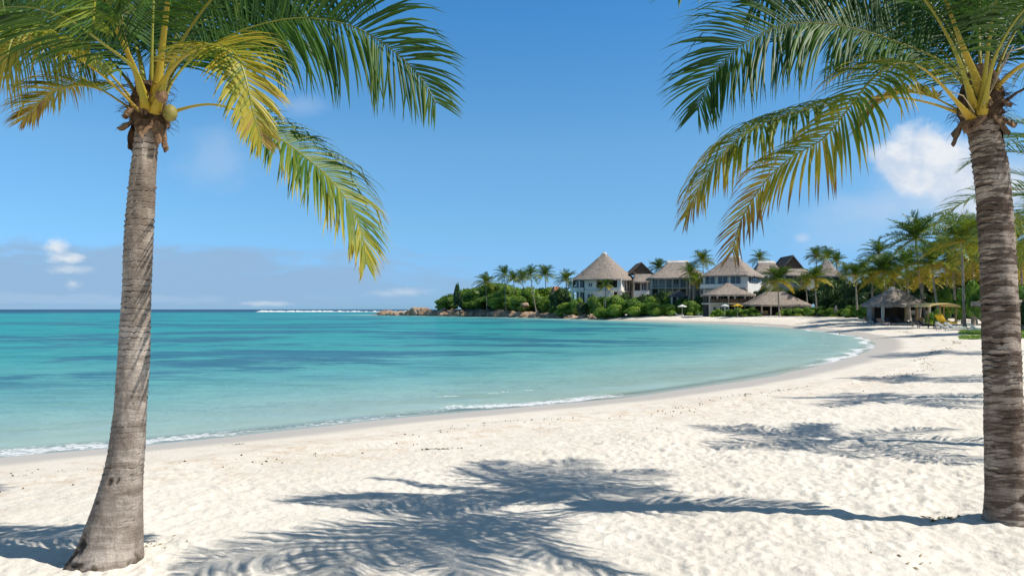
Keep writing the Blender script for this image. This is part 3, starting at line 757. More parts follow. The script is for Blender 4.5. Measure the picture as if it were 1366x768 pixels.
FL = [  # path in the photograph with depth offsets, leaflet length, count, colour, droop, extra
    ([(212, 150, .05), (232, 105, .15), (270, 68, .25), (330, 38, .3), (400, 24, .3), (470, 35, .25), (525, 68, .2), (562, 104, .2), (582, 138, .2)], 0.88, 70, 0.18, 1.4, dict(face=42, t0=0.16, seed=11, lift=0.35, stint=.45)),
    ([(204, 146, -.08), (216, 112, -.25), (240, 80, -.6), (268, 64, -.9), (296, 60, -1.1), (318, 78, -1.25), (330, 112, -1.3), (338, 150, -1.3), (350, 192, -1.25)], 0.45, 60, 0.60, 1.9, dict(face=20, endtint=.1, t0=0.28, seed=12, stalk=.024, stint=.75, lift=.25, tiptint=.05)),
    ([(214, 158, .05), (240, 146, .05), (280, 139, .05), (318, 148, 0), (355, 172, 0), (400, 204, 0), (440, 238, 0), (468, 275, 0), (482, 308, 0), (489, 352, 0)], 0.66, 70, 0.30, 2.2, dict(face=24, endtint=.30, t0=0.30, seed=13, stint=.7, lift=.25, tiptint=.3, ragged=.08)),
    ([(190, 150, 0), (168, 122, -.05), (140, 92, -.1), (108, 70, -.15), (70, 48, -.15), (25, 32, -.1), (-30, 32, 0), (-90, 60, .05), (-140, 110, .1)], 1.05, 72, 0.42, 2.8, dict(face=12, endtint=.25, t0=0.22, seed=14, stint=.7, lift=.15, tiptint=.25)),
    ([(196, 150, .08), (190, 100, .25), (175, 45, .4), (135, 0, .5), (80, -25, .5), (20, -30, .5), (-50, -10, .5), (-120, 40, .5)], 0.92, 64, 0.08, 1.9, dict(t0=0.2, seed=15, stint=.5)),
    ([(206, 150, -.02), (212, 100, -.1), (219, 40, -.25), (226, -20, -.5), (232, -80, -.9), (235, -115, -1.5), (232, -110, -2.2), (225, -70, -2.8), (215, -10, -3.1)], 0.80, 60, 0.15, 1.5, dict(t0=0.24, seed=16, stalk=.026, stint=.72)),
    ([(203, 148, .1), (218, 90, .3), (245, 30, .5), (290, -22, .6), (350, -50, .6), (420, -50, .6), (490, -15, .5)], 0.90, 60, 0.08, 1.7, dict(t0=0.2, seed=17, stint=.5)),
    ([(196, 150, -.05), (184, 105, -.2), (166, 62, -.45), (150, 28, -.7), (140, -10, -1.1), (132, -30, -1.7), (128, -10, -2.3), (124, 40, -2.7)], 0.62, 52, 0.38, 2.4, dict(t0=0.27, seed=18, stalk=.024, stint=.75)),
    ([(205, 150, .15), (206, 80, .5), (200, 10, 1.0), (190, -50, 1.6), (180, -60, 2.3), (170, -20, 2.9)], 0.85, 54, 0.10, 1.6, dict(t0=0.2, seed=19)),
    ([(196, 152, .1), (165, 100, .4), (120, 60, .8), (60, 55, 1.3), (0, 80, 1.7), (-50, 130, 2.0)], 0.80, 54, 0.2, 1.8, dict(t0=0.2, seed=20)),
    ([(208, 152, .12), (235, 90, .5), (280, 45, 1.0), (335, 25, 1.5), (390, 45, 2.0), (430, 90, 2.4)], 0.80, 54, 0.12, 1.8, dict(t0=0.2, seed=21)),
    ([(200, 152, 0), (202, 90, 0), (204, 20, .05), (208, -60, .1), (220, -130, .1), (245, -190, .05)], 0.75, 44, 0.12, 0.9, dict(t0=0.25, seed=22, stint=.55)),
    ([(196, 150, -.1), (180, 95, -.5), (140, 60, -1.0), (80, 20, -1.7), (0, 10, -2.3), (-90, 60, -2.8)], 0.8, 50, 0.2, 1.8, dict(t0=0.25, seed=23)),
    ([(206, 150, -.1), (240, 60, -.5), (300, -20, -1.1), (390, -80, -1.8), (500, -70, -2.4)], 0.8, 50, 0.15, 1.8, dict(t0=0.25, seed=24)),
    ([(190, 154, -.1), (165, 126, -.2), (130, 95, -.35), (90, 70, -.5), (45, 58, -.6), (0, 76, -.6), (-30, 116, -.6)], 0.80, 56, 0.50, 2.6, dict(t0=0.25, seed=29, stint=.8, endtint=.25, face=14)),
    ([(194, 150, .1), (178, 90, .35), (145, 40, .7), (95, 10, 1.0), (35, 5, 1.2), (-20, 30, 1.3)], 0.85, 56, 0.14, 2.0, dict(t0=0.2, seed=25)),
    ([(204, 150, .12), (222, 85, .4), (262, 35, .8), (320, 5, 1.1), (380, 0, 1.3), (440, 30, 1.4)], 0.85, 56, 0.10, 2.0, dict(t0=0.2, seed=26)),
    ([(198, 150, .2), (188, 80, .8), (170, 25, 1.5), (150, 0, 2.2), (130, 20, 2.8)], 0.85, 50, 0.14, 1.8, dict(t0=0.2, seed=27)),
    ([(192, 158, .02), (160, 135, .1), (130, 118, .2), (95, 115, .3), (60, 130, .35), (30, 160, .4)], 0.5, 46, 0.55, 2.6, dict(t0=0.35, seed=28, stint=.8, endtint=.3, face=10)),
]
for pts, lm, n, ti, dr, kw in FL: frond(palmL, hero_path(oL, YL, pts), lm, n, ti, dr, **kw)
# spent flower stalk
b = MB(); r_ = random.Random(2)
o3 = Vector((X(160, 6.6) - oL[0], 6.6 - oL[1], Zp(20, 6.6) - oL[2]))
b.tube([(cL[0], cL[1] - .1, cL[2] + .3), tuple(Vector((X(172, 6.7) - oL[0], 6.7 - oL[1], Zp(70, 6.7) - oL[2]))), tuple(o3)], [.012, .009, .006], 6)
for i in range(16):
    p = o3 + Vector((r_.uniform(-.05, .05), r_.uniform(-.05, .05), r_.uniform(-.12, .12))); q = p + Vector((r_.uniform(-.10, .10), r_.uniform(-.1, .1), r_.uniform(-.2, .05)))
    b.tube([p, (p + q) / 2 + Vector((0, 0, .02)), q], [.005, .004, .002], 4)
b.build('flower_stalk', M['coconut'], palmL, True)

# ---- the right palm
YR = 8.0
oR = (RBASE[0], RBASE[1], relief_at(*RBASE))
palmR = thing('coconut_palm', 'thick brown ringed coconut palm standing upright at the right edge of the beach', 'palm tree', oR, 0, 'coconut palms framing the beach')
profR = [(706, 1314, 1377), (695, 1316, 1374), (684, 1316.5, 1372), (660, 1317, 1369), (590, 1316.5, 1364), (512, 1314.5, 1360), (433, 1312.5, 1357), (355, 1310, 1353.5), (277, 1306, 1347.5), (214, 1299, 1341), (183, 1294, 1332), (160, 1290, 1328)]
hero_trunk(palmR, oR, profR, YR, M['trunk_ringed'], 0.062, 0.014, 25, top_amp=([0.3, 1.2, 2.4, 4.6], [0.35, 0.6, 1.0, 1.2]), root=0.06, scars=[(4.2, 1.9, .12, .025, .01), (5.0, .35, .4, .05, .012)])
cR = (X(1309, YR) - oR[0], YR - oR[1], Zp(166, YR) - oR[2])
fibre_mass(palmR, cR, 0.17, 0.60, 13, 260)
husk_ring(palmR, cR, 0.165, 9, 27, 0.20)
husk_ring(palmR, (cR[0], cR[1], cR[2] + .18), 0.17, 7, 37, 0.15)
FR = [
    ([(1300, 140, .05), (1280, 105, .1), (1250, 78, .15), (1200, 57, .2), (1154, 42, .2), (1094, 31, .2), (1040, 35, .15), (994, 57, .1), (965, 82, .1), (944, 112, .1), (930, 148, .1)], 1.0, 80, 0.14, 1.3, dict(face=44, t0=0.2, seed=31, lift=.3, stint=.5)),
    ([(1298, 158, 0), (1270, 147, .05), (1235, 136, .1), (1195, 130, .1), (1135, 132, .1), (1071, 147, .1), (1017, 165, .1), (971, 197, .1), (939, 238, .1), (914, 290, .1)], 0.72, 74, 0.34, 2.6, dict(face=15, endtint=.45, t0=0.34, seed=32, lift=.12, stint=.8, tiptint=.3, ragged=.15)),
    ([(1296, 158, -.1), (1278, 138, -.3), (1255, 112, -.6), (1226, 88, -.9), (1195, 84, -1.1), (1163, 106, -1.2), (1133, 143, -1.2), (1099, 184, -1.15), (1053, 212, -1.1), (1017, 247, -1.0), (989, 293, -1.0), (976, 338, -1.0)], 0.68, 74, 0.38, 2.4, dict(face=15, endtint=.55, t0=0.20, seed=33, lift=.2, stint=.75, tiptint=.45, ragged=.25)),
    ([(1312, 140, -.12), (1300, 100, -.2), (1284, 62, -.35), (1268, 18, -.6), (1252, -30, -.9), (1232, -70, -1.4), (1200, -80, -2.0), (1160, -40, -2.5)], 0.85, 60, 0.12, 1.5, dict(t0=0.27, seed=34, stalk=.030, stint=.7)),
    ([(1302, 140, .1), (1285, 80, .25), (1255, 20, .4), (1205, -25, .5), (1140, -45, .5), (1070, -35, .4), (1000, 10, .3)], 0.95, 66, 0.06, 1.8, dict(t0=0.2, seed=35, stint=.5)),
    ([(1316, 150, -.08), (1325, 125, -.15), (1342, 104, -.2), (1368, 85, -.25), (1410, 72, -.2), (1470, 85, -.1), (1530, 130, 0), (1570, 190, 0)], 0.85, 62, 0.40, 2.2, dict(t0=0.25, seed=36, stalk=.026, stint=.88)),
    ([(1316, 145, .05), (1328, 100, .15), (1350, 50, .3), (1385, 5, .4), (1440, -20, .5), (1510, 0, .6)], 0.9, 60, 0.12, 1.6, dict(t0=0.22, seed=37, stalk=.024, stint=.65)),
    ([(1310, 145, .1), (1308, 90, .2), (1306, 30, .3), (1312, -40, .4), (1330, -110, .5)], 0.8, 50, 0.10, 1.0, dict(t0=0.25, seed=38, stalk=.026, stint=.75)),
    ([(1305, 145, .15), (1294, 80, .6), (1275, 20, 1.2), (1245, -10, 1.9), (1205, 10, 2.6)], 0.85, 54, 0.10, 1.8, dict(t0=0.22, seed=39, stalk=.024, stint=.75)),
    ([(1316, 145, .15), (1322, 80, .5), (1330, 15, 1.1), (1345, -30, 1.8), (1365, -20, 2.6)], 0.85, 54, 0.12, 1.8, dict(t0=0.25, seed=40, stalk=.024, stint=.8)),
    ([(1308, 150, -.15), (1315, 90, -.3), (1325, 20, -.6), (1345, -60, -1.1), (1365, -100, -1.8), (1380, -60, -2.5)], 0.85, 54, 0.14, 1.6, dict(t0=0.25, seed=41, stint=.6)),
    ([(1304, 150, .2), (1280, 105, .7), (1240, 70, 1.3), (1180, 60, 2.0), (1110, 85, 2.6)], 0.8, 50, 0.10, 1.8, dict(t0=0.2, seed=42)),
    ([(1302, 150, -.1), (1270, 60, -.5), (1215, -20, -1.0), (1120, -70, -1.6), (1010, -70, -2.0), (900, -10, -2.3)], 0.85, 54, 0.14, 1.8, dict(t0=0.22, seed=43)),
    ([(1310, 152, -.15), (1330, 70, -.6), (1380, 0, -1.2), (1470, -40, -1.9), (1580, -10, -2.4)], 0.85, 54, 0.16, 1.8, dict(t0=0.25, seed=44)),
    ([(1300, 145, .1), (1275, 90, .35), (1230, 45, .7), (1170, 20, 1.0), (1105, 20, 1.2), (1045, 55, 1.3)], 0.85, 56, 0.12, 2.0, dict(t0=0.25, seed=45)),
    ([(1306, 145, .15), (1296, 85, .5), (1272, 25, 1.0), (1235, -10, 1.5), (1185, -10, 2.0)], 0.9, 56, 0.08, 2.0, dict(t0=0.22, seed=46)),
    ([(1314, 145, .15), (1326, 85, .5), (1352, 35, 1.0), (1395, 10, 1.5), (1445, 30, 1.9)], 0.9, 56, 0.12, 2.0, dict(t0=0.22, seed=47)),
    ([(1298, 158, .05), (1270, 142, .15), (1240, 128, .3), (1205, 124, .4), (1170, 140, .5), (1145, 170, .5)], 0.45, 46, 0.66, 2.6, dict(t0=0.30, seed=48, stint=.85, endtint=.4, face=10, ragged=.3)),
]
for pts, lm, n, ti, dr, kw in FR: frond(palmR, hero_path(oR, YR, pts), lm, n, ti, dr, **kw)
b = MB()
P_ = hero_path(oR, YR, [(1322, 160, -.1), (1338, 138, -.15), (1356, 124, -.15), (1380, 112, -.1), (1400, 118, 0)])
b.tube(P_, [.022, .018, .014, .010, .006], 7); d_ = b.build('dead_stalk', M['fibre'], palmR, True)
for k, pts in enumerate(([(1312, 140, -.25), (1328, 110, -.3), (1340, 85, -.35), (1352, 60, -.4)], [(1300, 150, -.2), (1285, 128, -.3), (1262, 120, -.35)], [(1322, 118, -.28), (1345, 70, -.3), (1370, 62, -.3)])):
    b = MB(); b.tube(hero_path(oR, YR, pts), .006, 5)
    b.build('flower_stalk', M['twig'], palmR, True)

# ------------------------------------------------------------------ other palms
def auto_path(L, el, bend, n=8):
    """frond path in the XZ plane: leaves the crown at elevation el and bends down"""
    p = np.array([0.0, 0, 0]); a = R(el); out = [p.copy()]
    for i in range(n):
        ds = L / n; p = p + np.array([math.cos(a), 0, math.sin(a)]) * ds; out.append(p.copy())
        a -= R(bend) / n * (0.5 + 1.0 * i / n)
    return out
# three palms just beyond the right edge; their fronds and shadows reach the view
proto = []
for k, (el, bend, ti, dr) in enumerate(((70, 85, .12, 1.3), (48, 95, .16, 1.7), (25, 90, .3, 2.2), (2, 75, .5, 2.6), (60, 120, .2, 1.7))):
    V, F, A, PP, L = leaflets(np.array(auto_path(2.6, el, bend)), 0.72, 44, ti, dr, 90 + k, t0=.2, seg=4, width=.034)
    proto.append((mesh_from('frond', V, F, [M['palm']], False, {'tint': A}), stalk_mesh(PP[::3], .02, .6)))
def plain_trunk(h, r0, r1, lean, seed, mat='trunk_far', flare=1.5, n=10, m=26, curve=0.0):
    V = []; g = []; r = random.Random(seed)
    for i in range(m):
        f = i / (m - 1); rr = (r0 + (r1 - r0) * f ** 0.7) * (1 + (flare - 1) * math.exp(-f * h / 0.45)) * (1 + 0.05 * (i % 2))
        cx_ = lean[0] * (f + curve * math.sin(PI * f)); cy_ = lean[1] * f
        for k in range(n):
            a = 2 * PI * k / n; V.append((cx_ + rr * math.cos(a), cy_ + rr * math.sin(a), h * f - 0.15 * (i == 0))); g.append(0.3 * (i % 2))
    F = np.array([(i * n + k, i * n + (k + 1) % n, (i + 1) * n + (k + 1) % n, (i + 1) * n + k) for i in range(m - 1) for k in range(n)])
    return mesh_from('trunk', V, F, [M[mat]], True, {'groove': g})
def side_palm(x, y, h, label, seed, lean=(0.2, 0.0), n=17, sc=1.0):
    z0 = G(x, y) - 0.03
    o = thing('coconut_palm', label, 'palm tree', (x, y, z0), 0, 'coconut palms beyond the right edge of the beach')
    link('trunk', plain_trunk(h, .16, .11, lean, seed, 'trunk_ringed', 1.5, 20, 60), o)
    r = random.Random(seed)
    for i in range(n):
        k = (i * 2 + (i // 5)) % 5
        me, sm_ = proto[k]
        f = link('frond', me, o, (lean[0], lean[1], h + 0.05), i * 2.399 + r.uniform(-.2, .2))
        s = sc * r.uniform(0.85, 1.1); f.scale = (s, s, s); link('stalk', sm_, f)
    return o
side_palm(X(1475, 12.8), 12.8, 3.9, 'coconut palm with green fronds just right of the thick ringed trunk', 51, (-.1, .1), 17, 1.0)
side_palm(X(1452, 19.0), 19.0, 4.0, 'coconut palm with fronds hanging beside the ringed trunk, second one back at the right edge', 52, (-.2, .0), 17, 1.05)
side_palm(X(1462, 25.5), 25.5, 4.4, 'farther coconut palm with yellowing fronds behind the ringed trunk at the right edge', 53, (-.4, .2), 18, 1.1)
side_palm(X(1530, 41.0), 41.0, 8.0, 'tall coconut palm at the right edge above the beach pavilion', 54, (-1.2, .2), 20, 1.7)

def crown_mesh(seed, nf, yellow, L=3.4, wind=0.0):
    r = np.random.default_rng(seed); VV = []; FF = []; AA = []; off = 0
    for i in range(nf):
        q = i / (nf - 1)
        el = 84 - 112 * q ** 0.9 + r.normal(0, 6); bend = 42 + 40 * (1 - q) + r.normal(0, 10)
        if el < -5: bend = 35
        az = i * 2.39996 + r.normal(0, .15)
        lf = L * r.uniform(.85, 1.08) * (0.8 if q < .12 else 1)
        tint = 0.18 + (0.62 * max(0, (q - 0.45) / 0.55) ** 1.2 if yellow else 0.30 * q) * r.uniform(.5, 1.2)
        V, F, A, PP, _ = leaflets(np.array(auto_path(lf, el, bend, 6)), 0.30 * L, 30, tint, 1.1 + q, seed * 100 + i, t0=.14, seg=3, width=.08, fold=.2, roll=r.normal(0, .2))
        st = MB(); st.tube([tuple(p) for p in PP[::12]] + [tuple(PP[-1])], [.05, .04, .03, .03, .02, .02, .015, .01, .01][:len(PP[::12]) + 1], 4, False)
        sv = np.array(st.v); sf = np.array(st.f)
        V = np.vstack([V, sv]); F = np.vstack([F, sf + len(A)]); A = np.concatenate([A, np.full(len(sv), min(.75, tint + .25))])
        ca, sa = math.cos(az), math.sin(az)
        V2 = V.copy(); V2[:, 0] = ca * V[:, 0] - sa * V[:, 1] + wind * (V[:, 0] ** 2) * 0.03; V2[:, 1] = sa * V[:, 0] + ca * V[:, 1]
        VV.append(V2); FF.append(F + off); AA.append(A); off += len(V2)
    return mesh_from('crown', np.vstack(VV), np.vstack(FF), [M['farpalm']], False, {'tint': np.concatenate(AA)})
CR_G = [crown_mesh(201, 30, False), crown_mesh(202, 26, False, wind=-1), crown_mesh(203, 34, False)]
CR_Y = [crown_mesh(211, 32, True), crown_mesh(212, 28, True), crown_mesh(213, 36, True, wind=-1)]
def far_palm(cx_, cy_, bx_, Y, rpx, kind, label, seed, group, z0=None):
    """crown centre at (cx_, cy_) and foot under bx_ as seen in the photograph, at distance Y"""
    x = X(bx_, Y); g = G(x, Y) - 0.1 if z0 is None else z0
    rpx = rpx * (1.2 if Y > 180 else 1.05); h = Zp(cy_, Y) - g; lean = (X(cx_, Y) - x, random.Random(seed).uniform(-.4, .4))
    o = thing('coconut_palm', label, 'palm tree', (x, Y, g), 0, group)
    link('trunk', plain_trunk(h, .19, .12, lean, seed, 'trunk_far', 1.5, 8, 16, 0.12 if abs(lean[0]) > 1 else 0), o)
    me = (CR_Y if kind == 'y' else CR_G)[seed % 3]
    s = (rpx / FPX * Y) / 2.7
    cr = link('crown', me, o, (lean[0], lean[1], h), seed * 1.7); cr.scale = (s, s, s)
    return o
gh = 'coconut palms on the rocky headland'; gr = 'coconut palms round the resort buildings'; gg = 'tall palms of the grove behind the beach hut'
PL = [
 (648, 377, 650, 296, 13, 'g', 'lowest bushy palm at the seaward end of the headland palms', gh),
 (673, 366, 675, 290, 11, 'g', 'palm second from the seaward end, taller than the first', gh),
 (685, 372, 688, 297, 10, 'g', 'short palm leaning into its neighbour, third from the headland tip', gh),
 (697, 370, 700, 288, 10, 'g', 'palm just left of the tall white stemmed palm', gh),
 (708, 366, 717, 262, 12, 'g', 'palm with a long bare white stem leaning left, rooted by the shore rocks', gh),
 (727, 366, 730, 284, 12, 'g', 'palm right of the white stemmed palm with a ragged crown', gh),
 (755, 373, 758, 250, 13, 'g', 'palm beside the left wall of the conical thatched villa', gr),
 (765, 382, 765, 246, 9, 'g', 'short palm tight against the left balcony of the conical thatched villa', gr),
 (808, 381, 807, 212, 9, 'y', 'small palm in front of the conical thatched villa', gr),
 (879, 357, 880, 268, 12, 'g', 'palm crown showing above the brown gable roof', gr),
 (920, 364, 919, 196, 13, 'g', 'taller of the two palms before the middle thatched villa', gr),
 (928, 374, 926, 200, 11, 'y', 'lower of the two palms before the middle thatched villa', gr),
 (938, 347, 940, 240, 13, 'g', 'palm standing behind the gap between the two large thatched roofs', gr),
 (1013, 345, 1013, 240, 11, 'g', 'palm showing above the roofs right of the square thatched villa', gr),
 (1037, 374, 1040, 166, 21, 'y', 'palm with yellow lower fronds in front of the low thatched restaurant', gr),
 (1086, 371, 1090, 160, 19, 'y', 'palm with golden hanging fronds at the right end of the restaurant', gr),
 (1075, 377, 1078, 175, 14, 'y', 'thinner palm just left of the golden palm by the restaurant', gr),
 (1089, 341, 1092, 235, 12, 'g', 'leftmost of the palms rising behind the right thatched villa', gr),
 (1103, 343, 1104, 245, 13, 'g', 'middle palm rising behind the right thatched villa', gr),
 (1117, 348, 1115, 235, 11, 'g', 'rightmost of the palms rising behind the right thatched villa', gr),
 (1142, 366, 1144, 140, 17, 'y', 'slim palm with orange lower fronds standing alone before the dark trees', gg),
 (1152, 360, 1150, 165, 15, 'g', 'dark palm behind the slim orange fronded palm', gg),
 (1172, 338, 1168, 150, 23, 'g', 'dark green palm at the left end of the grove skyline', gg),
 (1180, 362, 1186, 122, 27, 'y', 'yellow green palm leaning over the left of the thatched beach hut', gg),
 (1222, 318, 1236, 112, 38, 'g', 'tall palm above the beach hut roof with a wide open crown', gg),
 (1208, 356, 1214, 124, 28, 'y', 'yellow fronded palm directly behind the beach hut', gg),
 (1243, 352, 1256, 105, 34, 'y', 'palm with drooping yellow fronds behind the cream canopy', gg),
 (1283, 322, 1287, 93, 42, 'g', 'tallest palm left of the ringed trunk, full crown over the lawn', gg),
 (1262, 335, 1262, 125, 28, 'y', 'palm between the two tallest crowns of the grove', gg),
 (1306, 318, 1310, 130, 36, 'g', 'dark palm half hidden behind the ringed trunk', gg),
 (1232, 372, 1226, 118, 22, 'y', 'short yellowing palm right behind the beach hut', gg),
 (1362, 352, 1366, 90, 36, 'y', 'palm with golden fronds just right of the ringed trunk', gg),
 (1164, 372, 1163, 128, 20, 'y', 'low yellowing palm left of the beach hut roof', gg),
 (1192, 372, 1200, 132, 24, 'y', 'short golden palm showing right above the beach hut ridge', gg),
 (1272, 362, 1276, 110, 30, 'y', 'palm with hanging golden skirt below the tallest crowns near the ringed trunk', gg),
 (1298, 348, 1302, 104, 34, 'y', 'golden skirted palm against the left side of the ringed trunk', gg),
 (1128, 362, 1128, 175, 13, 'g', 'small green palm between the right villa and the grove', gg),
 (1350, 322, 1352, 110, 36, 'g', 'green palm just right of the ringed trunk, behind the golden one', gg),
 (1410, 300, 1420, 70, 50, 'g', 'large palm at the far right edge behind the pavilion', gg),
]
for i, (cx_, cy_, bx_, Y, rp, kd, lab, grp) in enumerate(PL): far_palm(cx_, cy_, bx_, Y, rp, kd, lab, i + 3, grp)

# ------------------------------------------------------------------ shrubs, hedges, broad trees, rocks
def foliage(seed, nleaf, leaf, lumps=12, flat=0.75, squash=1.0):
    """unit bush: leaf clumps over several lumps, 1 wide each way, about 1 high"""
    r = np.random.default_rng(seed); cs = []
    for i in range(lumps):
        a = r.uniform(0, 2 * PI); q = math.sqrt(r.random()) * 0.62; hh = r.uniform(0.18, 0.72) * (1 - 0.45 * q)
        cs.append((q * math.cos(a), q * math.sin(a), hh, r.uniform(0.20, 0.36)))
    VV = []; FF = []; A = []
    per = nleaf // lumps; k = 0
    for (cx_, cy_, cz_, rr) in cs:
        tone = r.normal(0.5, 0.14)
        n = r.normal(size=(per, 3)); n /= np.linalg.norm(n, axis=1)[:, None]; n[:, 2] = np.abs(n[:, 2]) * 0.9 - 0.12 * r.random(per)
        rad_ = rr * (0.72 + 0.40 * r.random(per) ** 0.7)
        c0 = np.array([cx_, cy_, cz_]) + n * rad_[:, None] * np.array([1, 1, flat])
        nn = n + r.normal(0, .55, (per, 3)); nn /= np.linalg.norm(nn, axis=1)[:, None]
        u = np.cross(nn, r.normal(size=(per, 3))); u /= np.linalg.norm(u, axis=1)[:, None]; v = np.cross(nn, u)
        s = leaf * r.uniform(.6, 1.3, per)[:, None]
        q = np.stack([c0 - u * s, c0 - v * s * .5, c0 + u * s, c0 + v * s * .5], 1)
        VV.append(q.reshape(-1, 3)); FF.append(np.arange(per * 4).reshape(-1, 4) + k); k += per * 4
        A.append(np.repeat(np.clip(tone + r.normal(0, .13, per), 0, 1), 4))
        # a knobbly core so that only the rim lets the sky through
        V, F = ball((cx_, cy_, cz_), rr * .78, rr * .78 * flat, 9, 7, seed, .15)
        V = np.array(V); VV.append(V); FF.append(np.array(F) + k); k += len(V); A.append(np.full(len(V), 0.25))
    V = np.vstack(VV); V[:, 2] = np.maximum(V[:, 2], 0.0); V[:, 2] *= squash / np.percentile(V[:, 2], 99.5); V[:, :2] /= np.percentile(np.hypot(V[:, 0], V[:, 1]), 98)
    return V, np.vstack(FF), np.concatenate(A)
def fol_mesh(name, mat, *a, **k):
    V, F, A = foliage(*a, **k); return mesh_from(name, V, F, [M[mat]], False, {'tint': A})
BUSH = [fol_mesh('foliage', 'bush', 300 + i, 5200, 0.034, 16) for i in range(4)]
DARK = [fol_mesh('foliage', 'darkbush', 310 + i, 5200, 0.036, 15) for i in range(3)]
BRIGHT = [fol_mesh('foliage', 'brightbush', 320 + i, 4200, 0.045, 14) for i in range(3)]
def Ys(p): return float(np.interp(p, [503, 550, 600, 640, 680, 730, 807, 884, 961], [377, 354, 326, 303, 280, 255, 207, 178, 155]))
def ordinal(i):
    return ['first', 'second', 'third', 'fourth', 'fifth', 'sixth', 'seventh', 'eighth', 'ninth', 'tenth', 'eleventh', 'twelfth', 'thirteenth', 'fourteenth', 'fifteenth', 'sixteenth', 'seventeenth', 'eighteenth', 'nineteenth', 'twentieth',
            'twenty-first', 'twenty-second', 'twenty-third', 'twenty-fourth', 'twenty-fifth', 'twenty-sixth', 'twenty-seventh', 'twenty-eighth', 'twenty-ninth', 'thirtieth'] [:30][i] if i < 30 else ['thirty-first', 'thirty-second', 'thirty-third', 'thirty-fourth', 'thirty-fifth', 'thirty-sixth', 'thirty-seventh', 'thirty-eighth', 'thirty-ninth', 'fortieth', 'forty-first', 'forty-second', 'forty-third'][i - 30] 
def bush(p, top, wpx, Y, kind, label, seed, group, name='shrub', cat='shrub', wide=1.0):
    x = X(p, Y); g = G(x, Y) - 0.3
    h = max(0.5, Zp(top, Y) - g); wd = wpx / FPX * Y / 2 * 1.25
    me = {'b': BUSH, 'd': DARK, 'l': BRIGHT}[kind]; me = me[seed % len(me)]
    o = tag(link(name, me, None, (x, Y, g), seed * 2.1, (wd, wd * wide, h * 1.02)), label, cat, group)
    return o
HB = [(592, 402, 26, 300), (606, 396, 34, 302), (625, 391, 40, 300), (642, 388, 36, 306), (662, 384, 46, 300), (655, 397, 46, 288), (628, 401, 40, 290), (684, 388, 44, 292), (700, 396, 40, 280), (722, 390, 44, 285), (676, 400, 40, 280), (742, 393, 40, 270)]
for i, (p, t, wp, Y) in enumerate(sorted(HB)):
    Y = Ys(p) + (12 if t > 394 else 24); t -= 3 if t > 394 else 6
    bush(p, t, wp, Y, 'b', f'rounded green shrub on the rocky headland, {ordinal(i)} from the seaward tip', i + 1, 'green shrubs covering the headland')
SB = [(744, 407, 34, 238, 'b'), (746, 385, 26, 262, 'd'), (764, 404, 40, 232, 'b'), (758, 398, 30, 246, 'd'), (788, 402, 30, 226, 'd'), (822, 395, 36, 214, 'b'), (838, 400, 40, 206, 'l'), (812, 405, 36, 210, 'b'), (862, 404, 40, 202, 'l'), (855, 394, 34, 212, 'd'),
      (880, 389, 34, 208, 'd'), (896, 391, 30, 206, 'b'), (888, 406, 30, 197, 'l'), (874, 396, 30, 205, 'b'), (932, 396, 26, 196, 'd'), (912, 400, 18, 197, 'b'), (848, 398, 26, 210, 'b'), (776, 398, 26, 234, 'b'), (830, 392, 22, 222, 'd'), (800, 396, 24, 226, 'b'), (905, 398, 24, 202, 'd'), (922, 402, 26, 194, 'b'), (930, 406, 22, 192, 'l'), (790, 395, 14, 220, 'b')]
for i, (p, t, wp, Y, k) in enumerate(sorted(SB)):
    Y = max(Y, Ys(p) + (7 if t > 402 else 12))
    bush(p, t, wp, Y, k, f'{dict(b="leafy green", d="dark green", l="bright lime green")[k]} shrub below the thatched villas, {ordinal(i)} from the left', i + 4, 'shrubs between the villas and the beach')
HD = [(958, 412, 18, 176), (972, 413, 18, 175), (985, 411, 20, 174), (1003, 410, 22, 172), (1050, 412, 20, 168), (1063, 411, 20, 166), (1076, 410, 24, 164), (1092, 409, 26, 160), (1108, 411, 26, 156), (1124, 412, 26, 150), (1140, 407, 24, 142), (1153, 409, 24, 134), (1250, 413, 22, 100)]
for i, (p, t, wp, Y) in enumerate(HD):
    bush(p, t, wp, Y, 'l', f'low lime green hedge shrub behind the sand, {ordinal(i)} from the left', i + 2, 'hedge shrubs along the back of the beach', 'hedge_shrub')
DB = [(1002, 376, 34, 205, 'l'), (1018, 384, 30, 190, 'd'), (1060, 385, 50, 210, 'd'), (1100, 378, 44, 195, 'd'), (1118, 372, 44, 180, 'd'), (1135, 380, 50, 165, 'd'), (1158, 374, 60, 155, 'd'), (1180, 384, 60, 142, 'd'), (1205, 372, 70, 150, 'd'), (1230, 366, 74, 140, 'd'), (1250, 378, 60, 128, 'd'),
      (1272, 362, 74, 136, 'd'), (1300, 355, 80, 130, 'd'), (1335, 360, 80, 126, 'd'), (1370, 350, 90, 118, 'd'), (1415, 350, 100, 100, 'd')]
LB = [(1262, 386, 30, 112, 'l'), (1298, 378, 46, 100, 'l'), (1312, 388, 34, 92, 'l'), (1284, 392, 26, 104, 'l'), (1362, 384, 40, 84, 'l'), (1125, 398, 30, 160, 'd'), (1146, 394, 34, 150, 'd'), (1105, 396, 30, 168, 'd'), (1390, 392, 50, 80, 'd')]
TM = plain_trunk(1.0, .05, .03, (.03, 0), 3, 'trunk_far', 1.2, 8, 6)
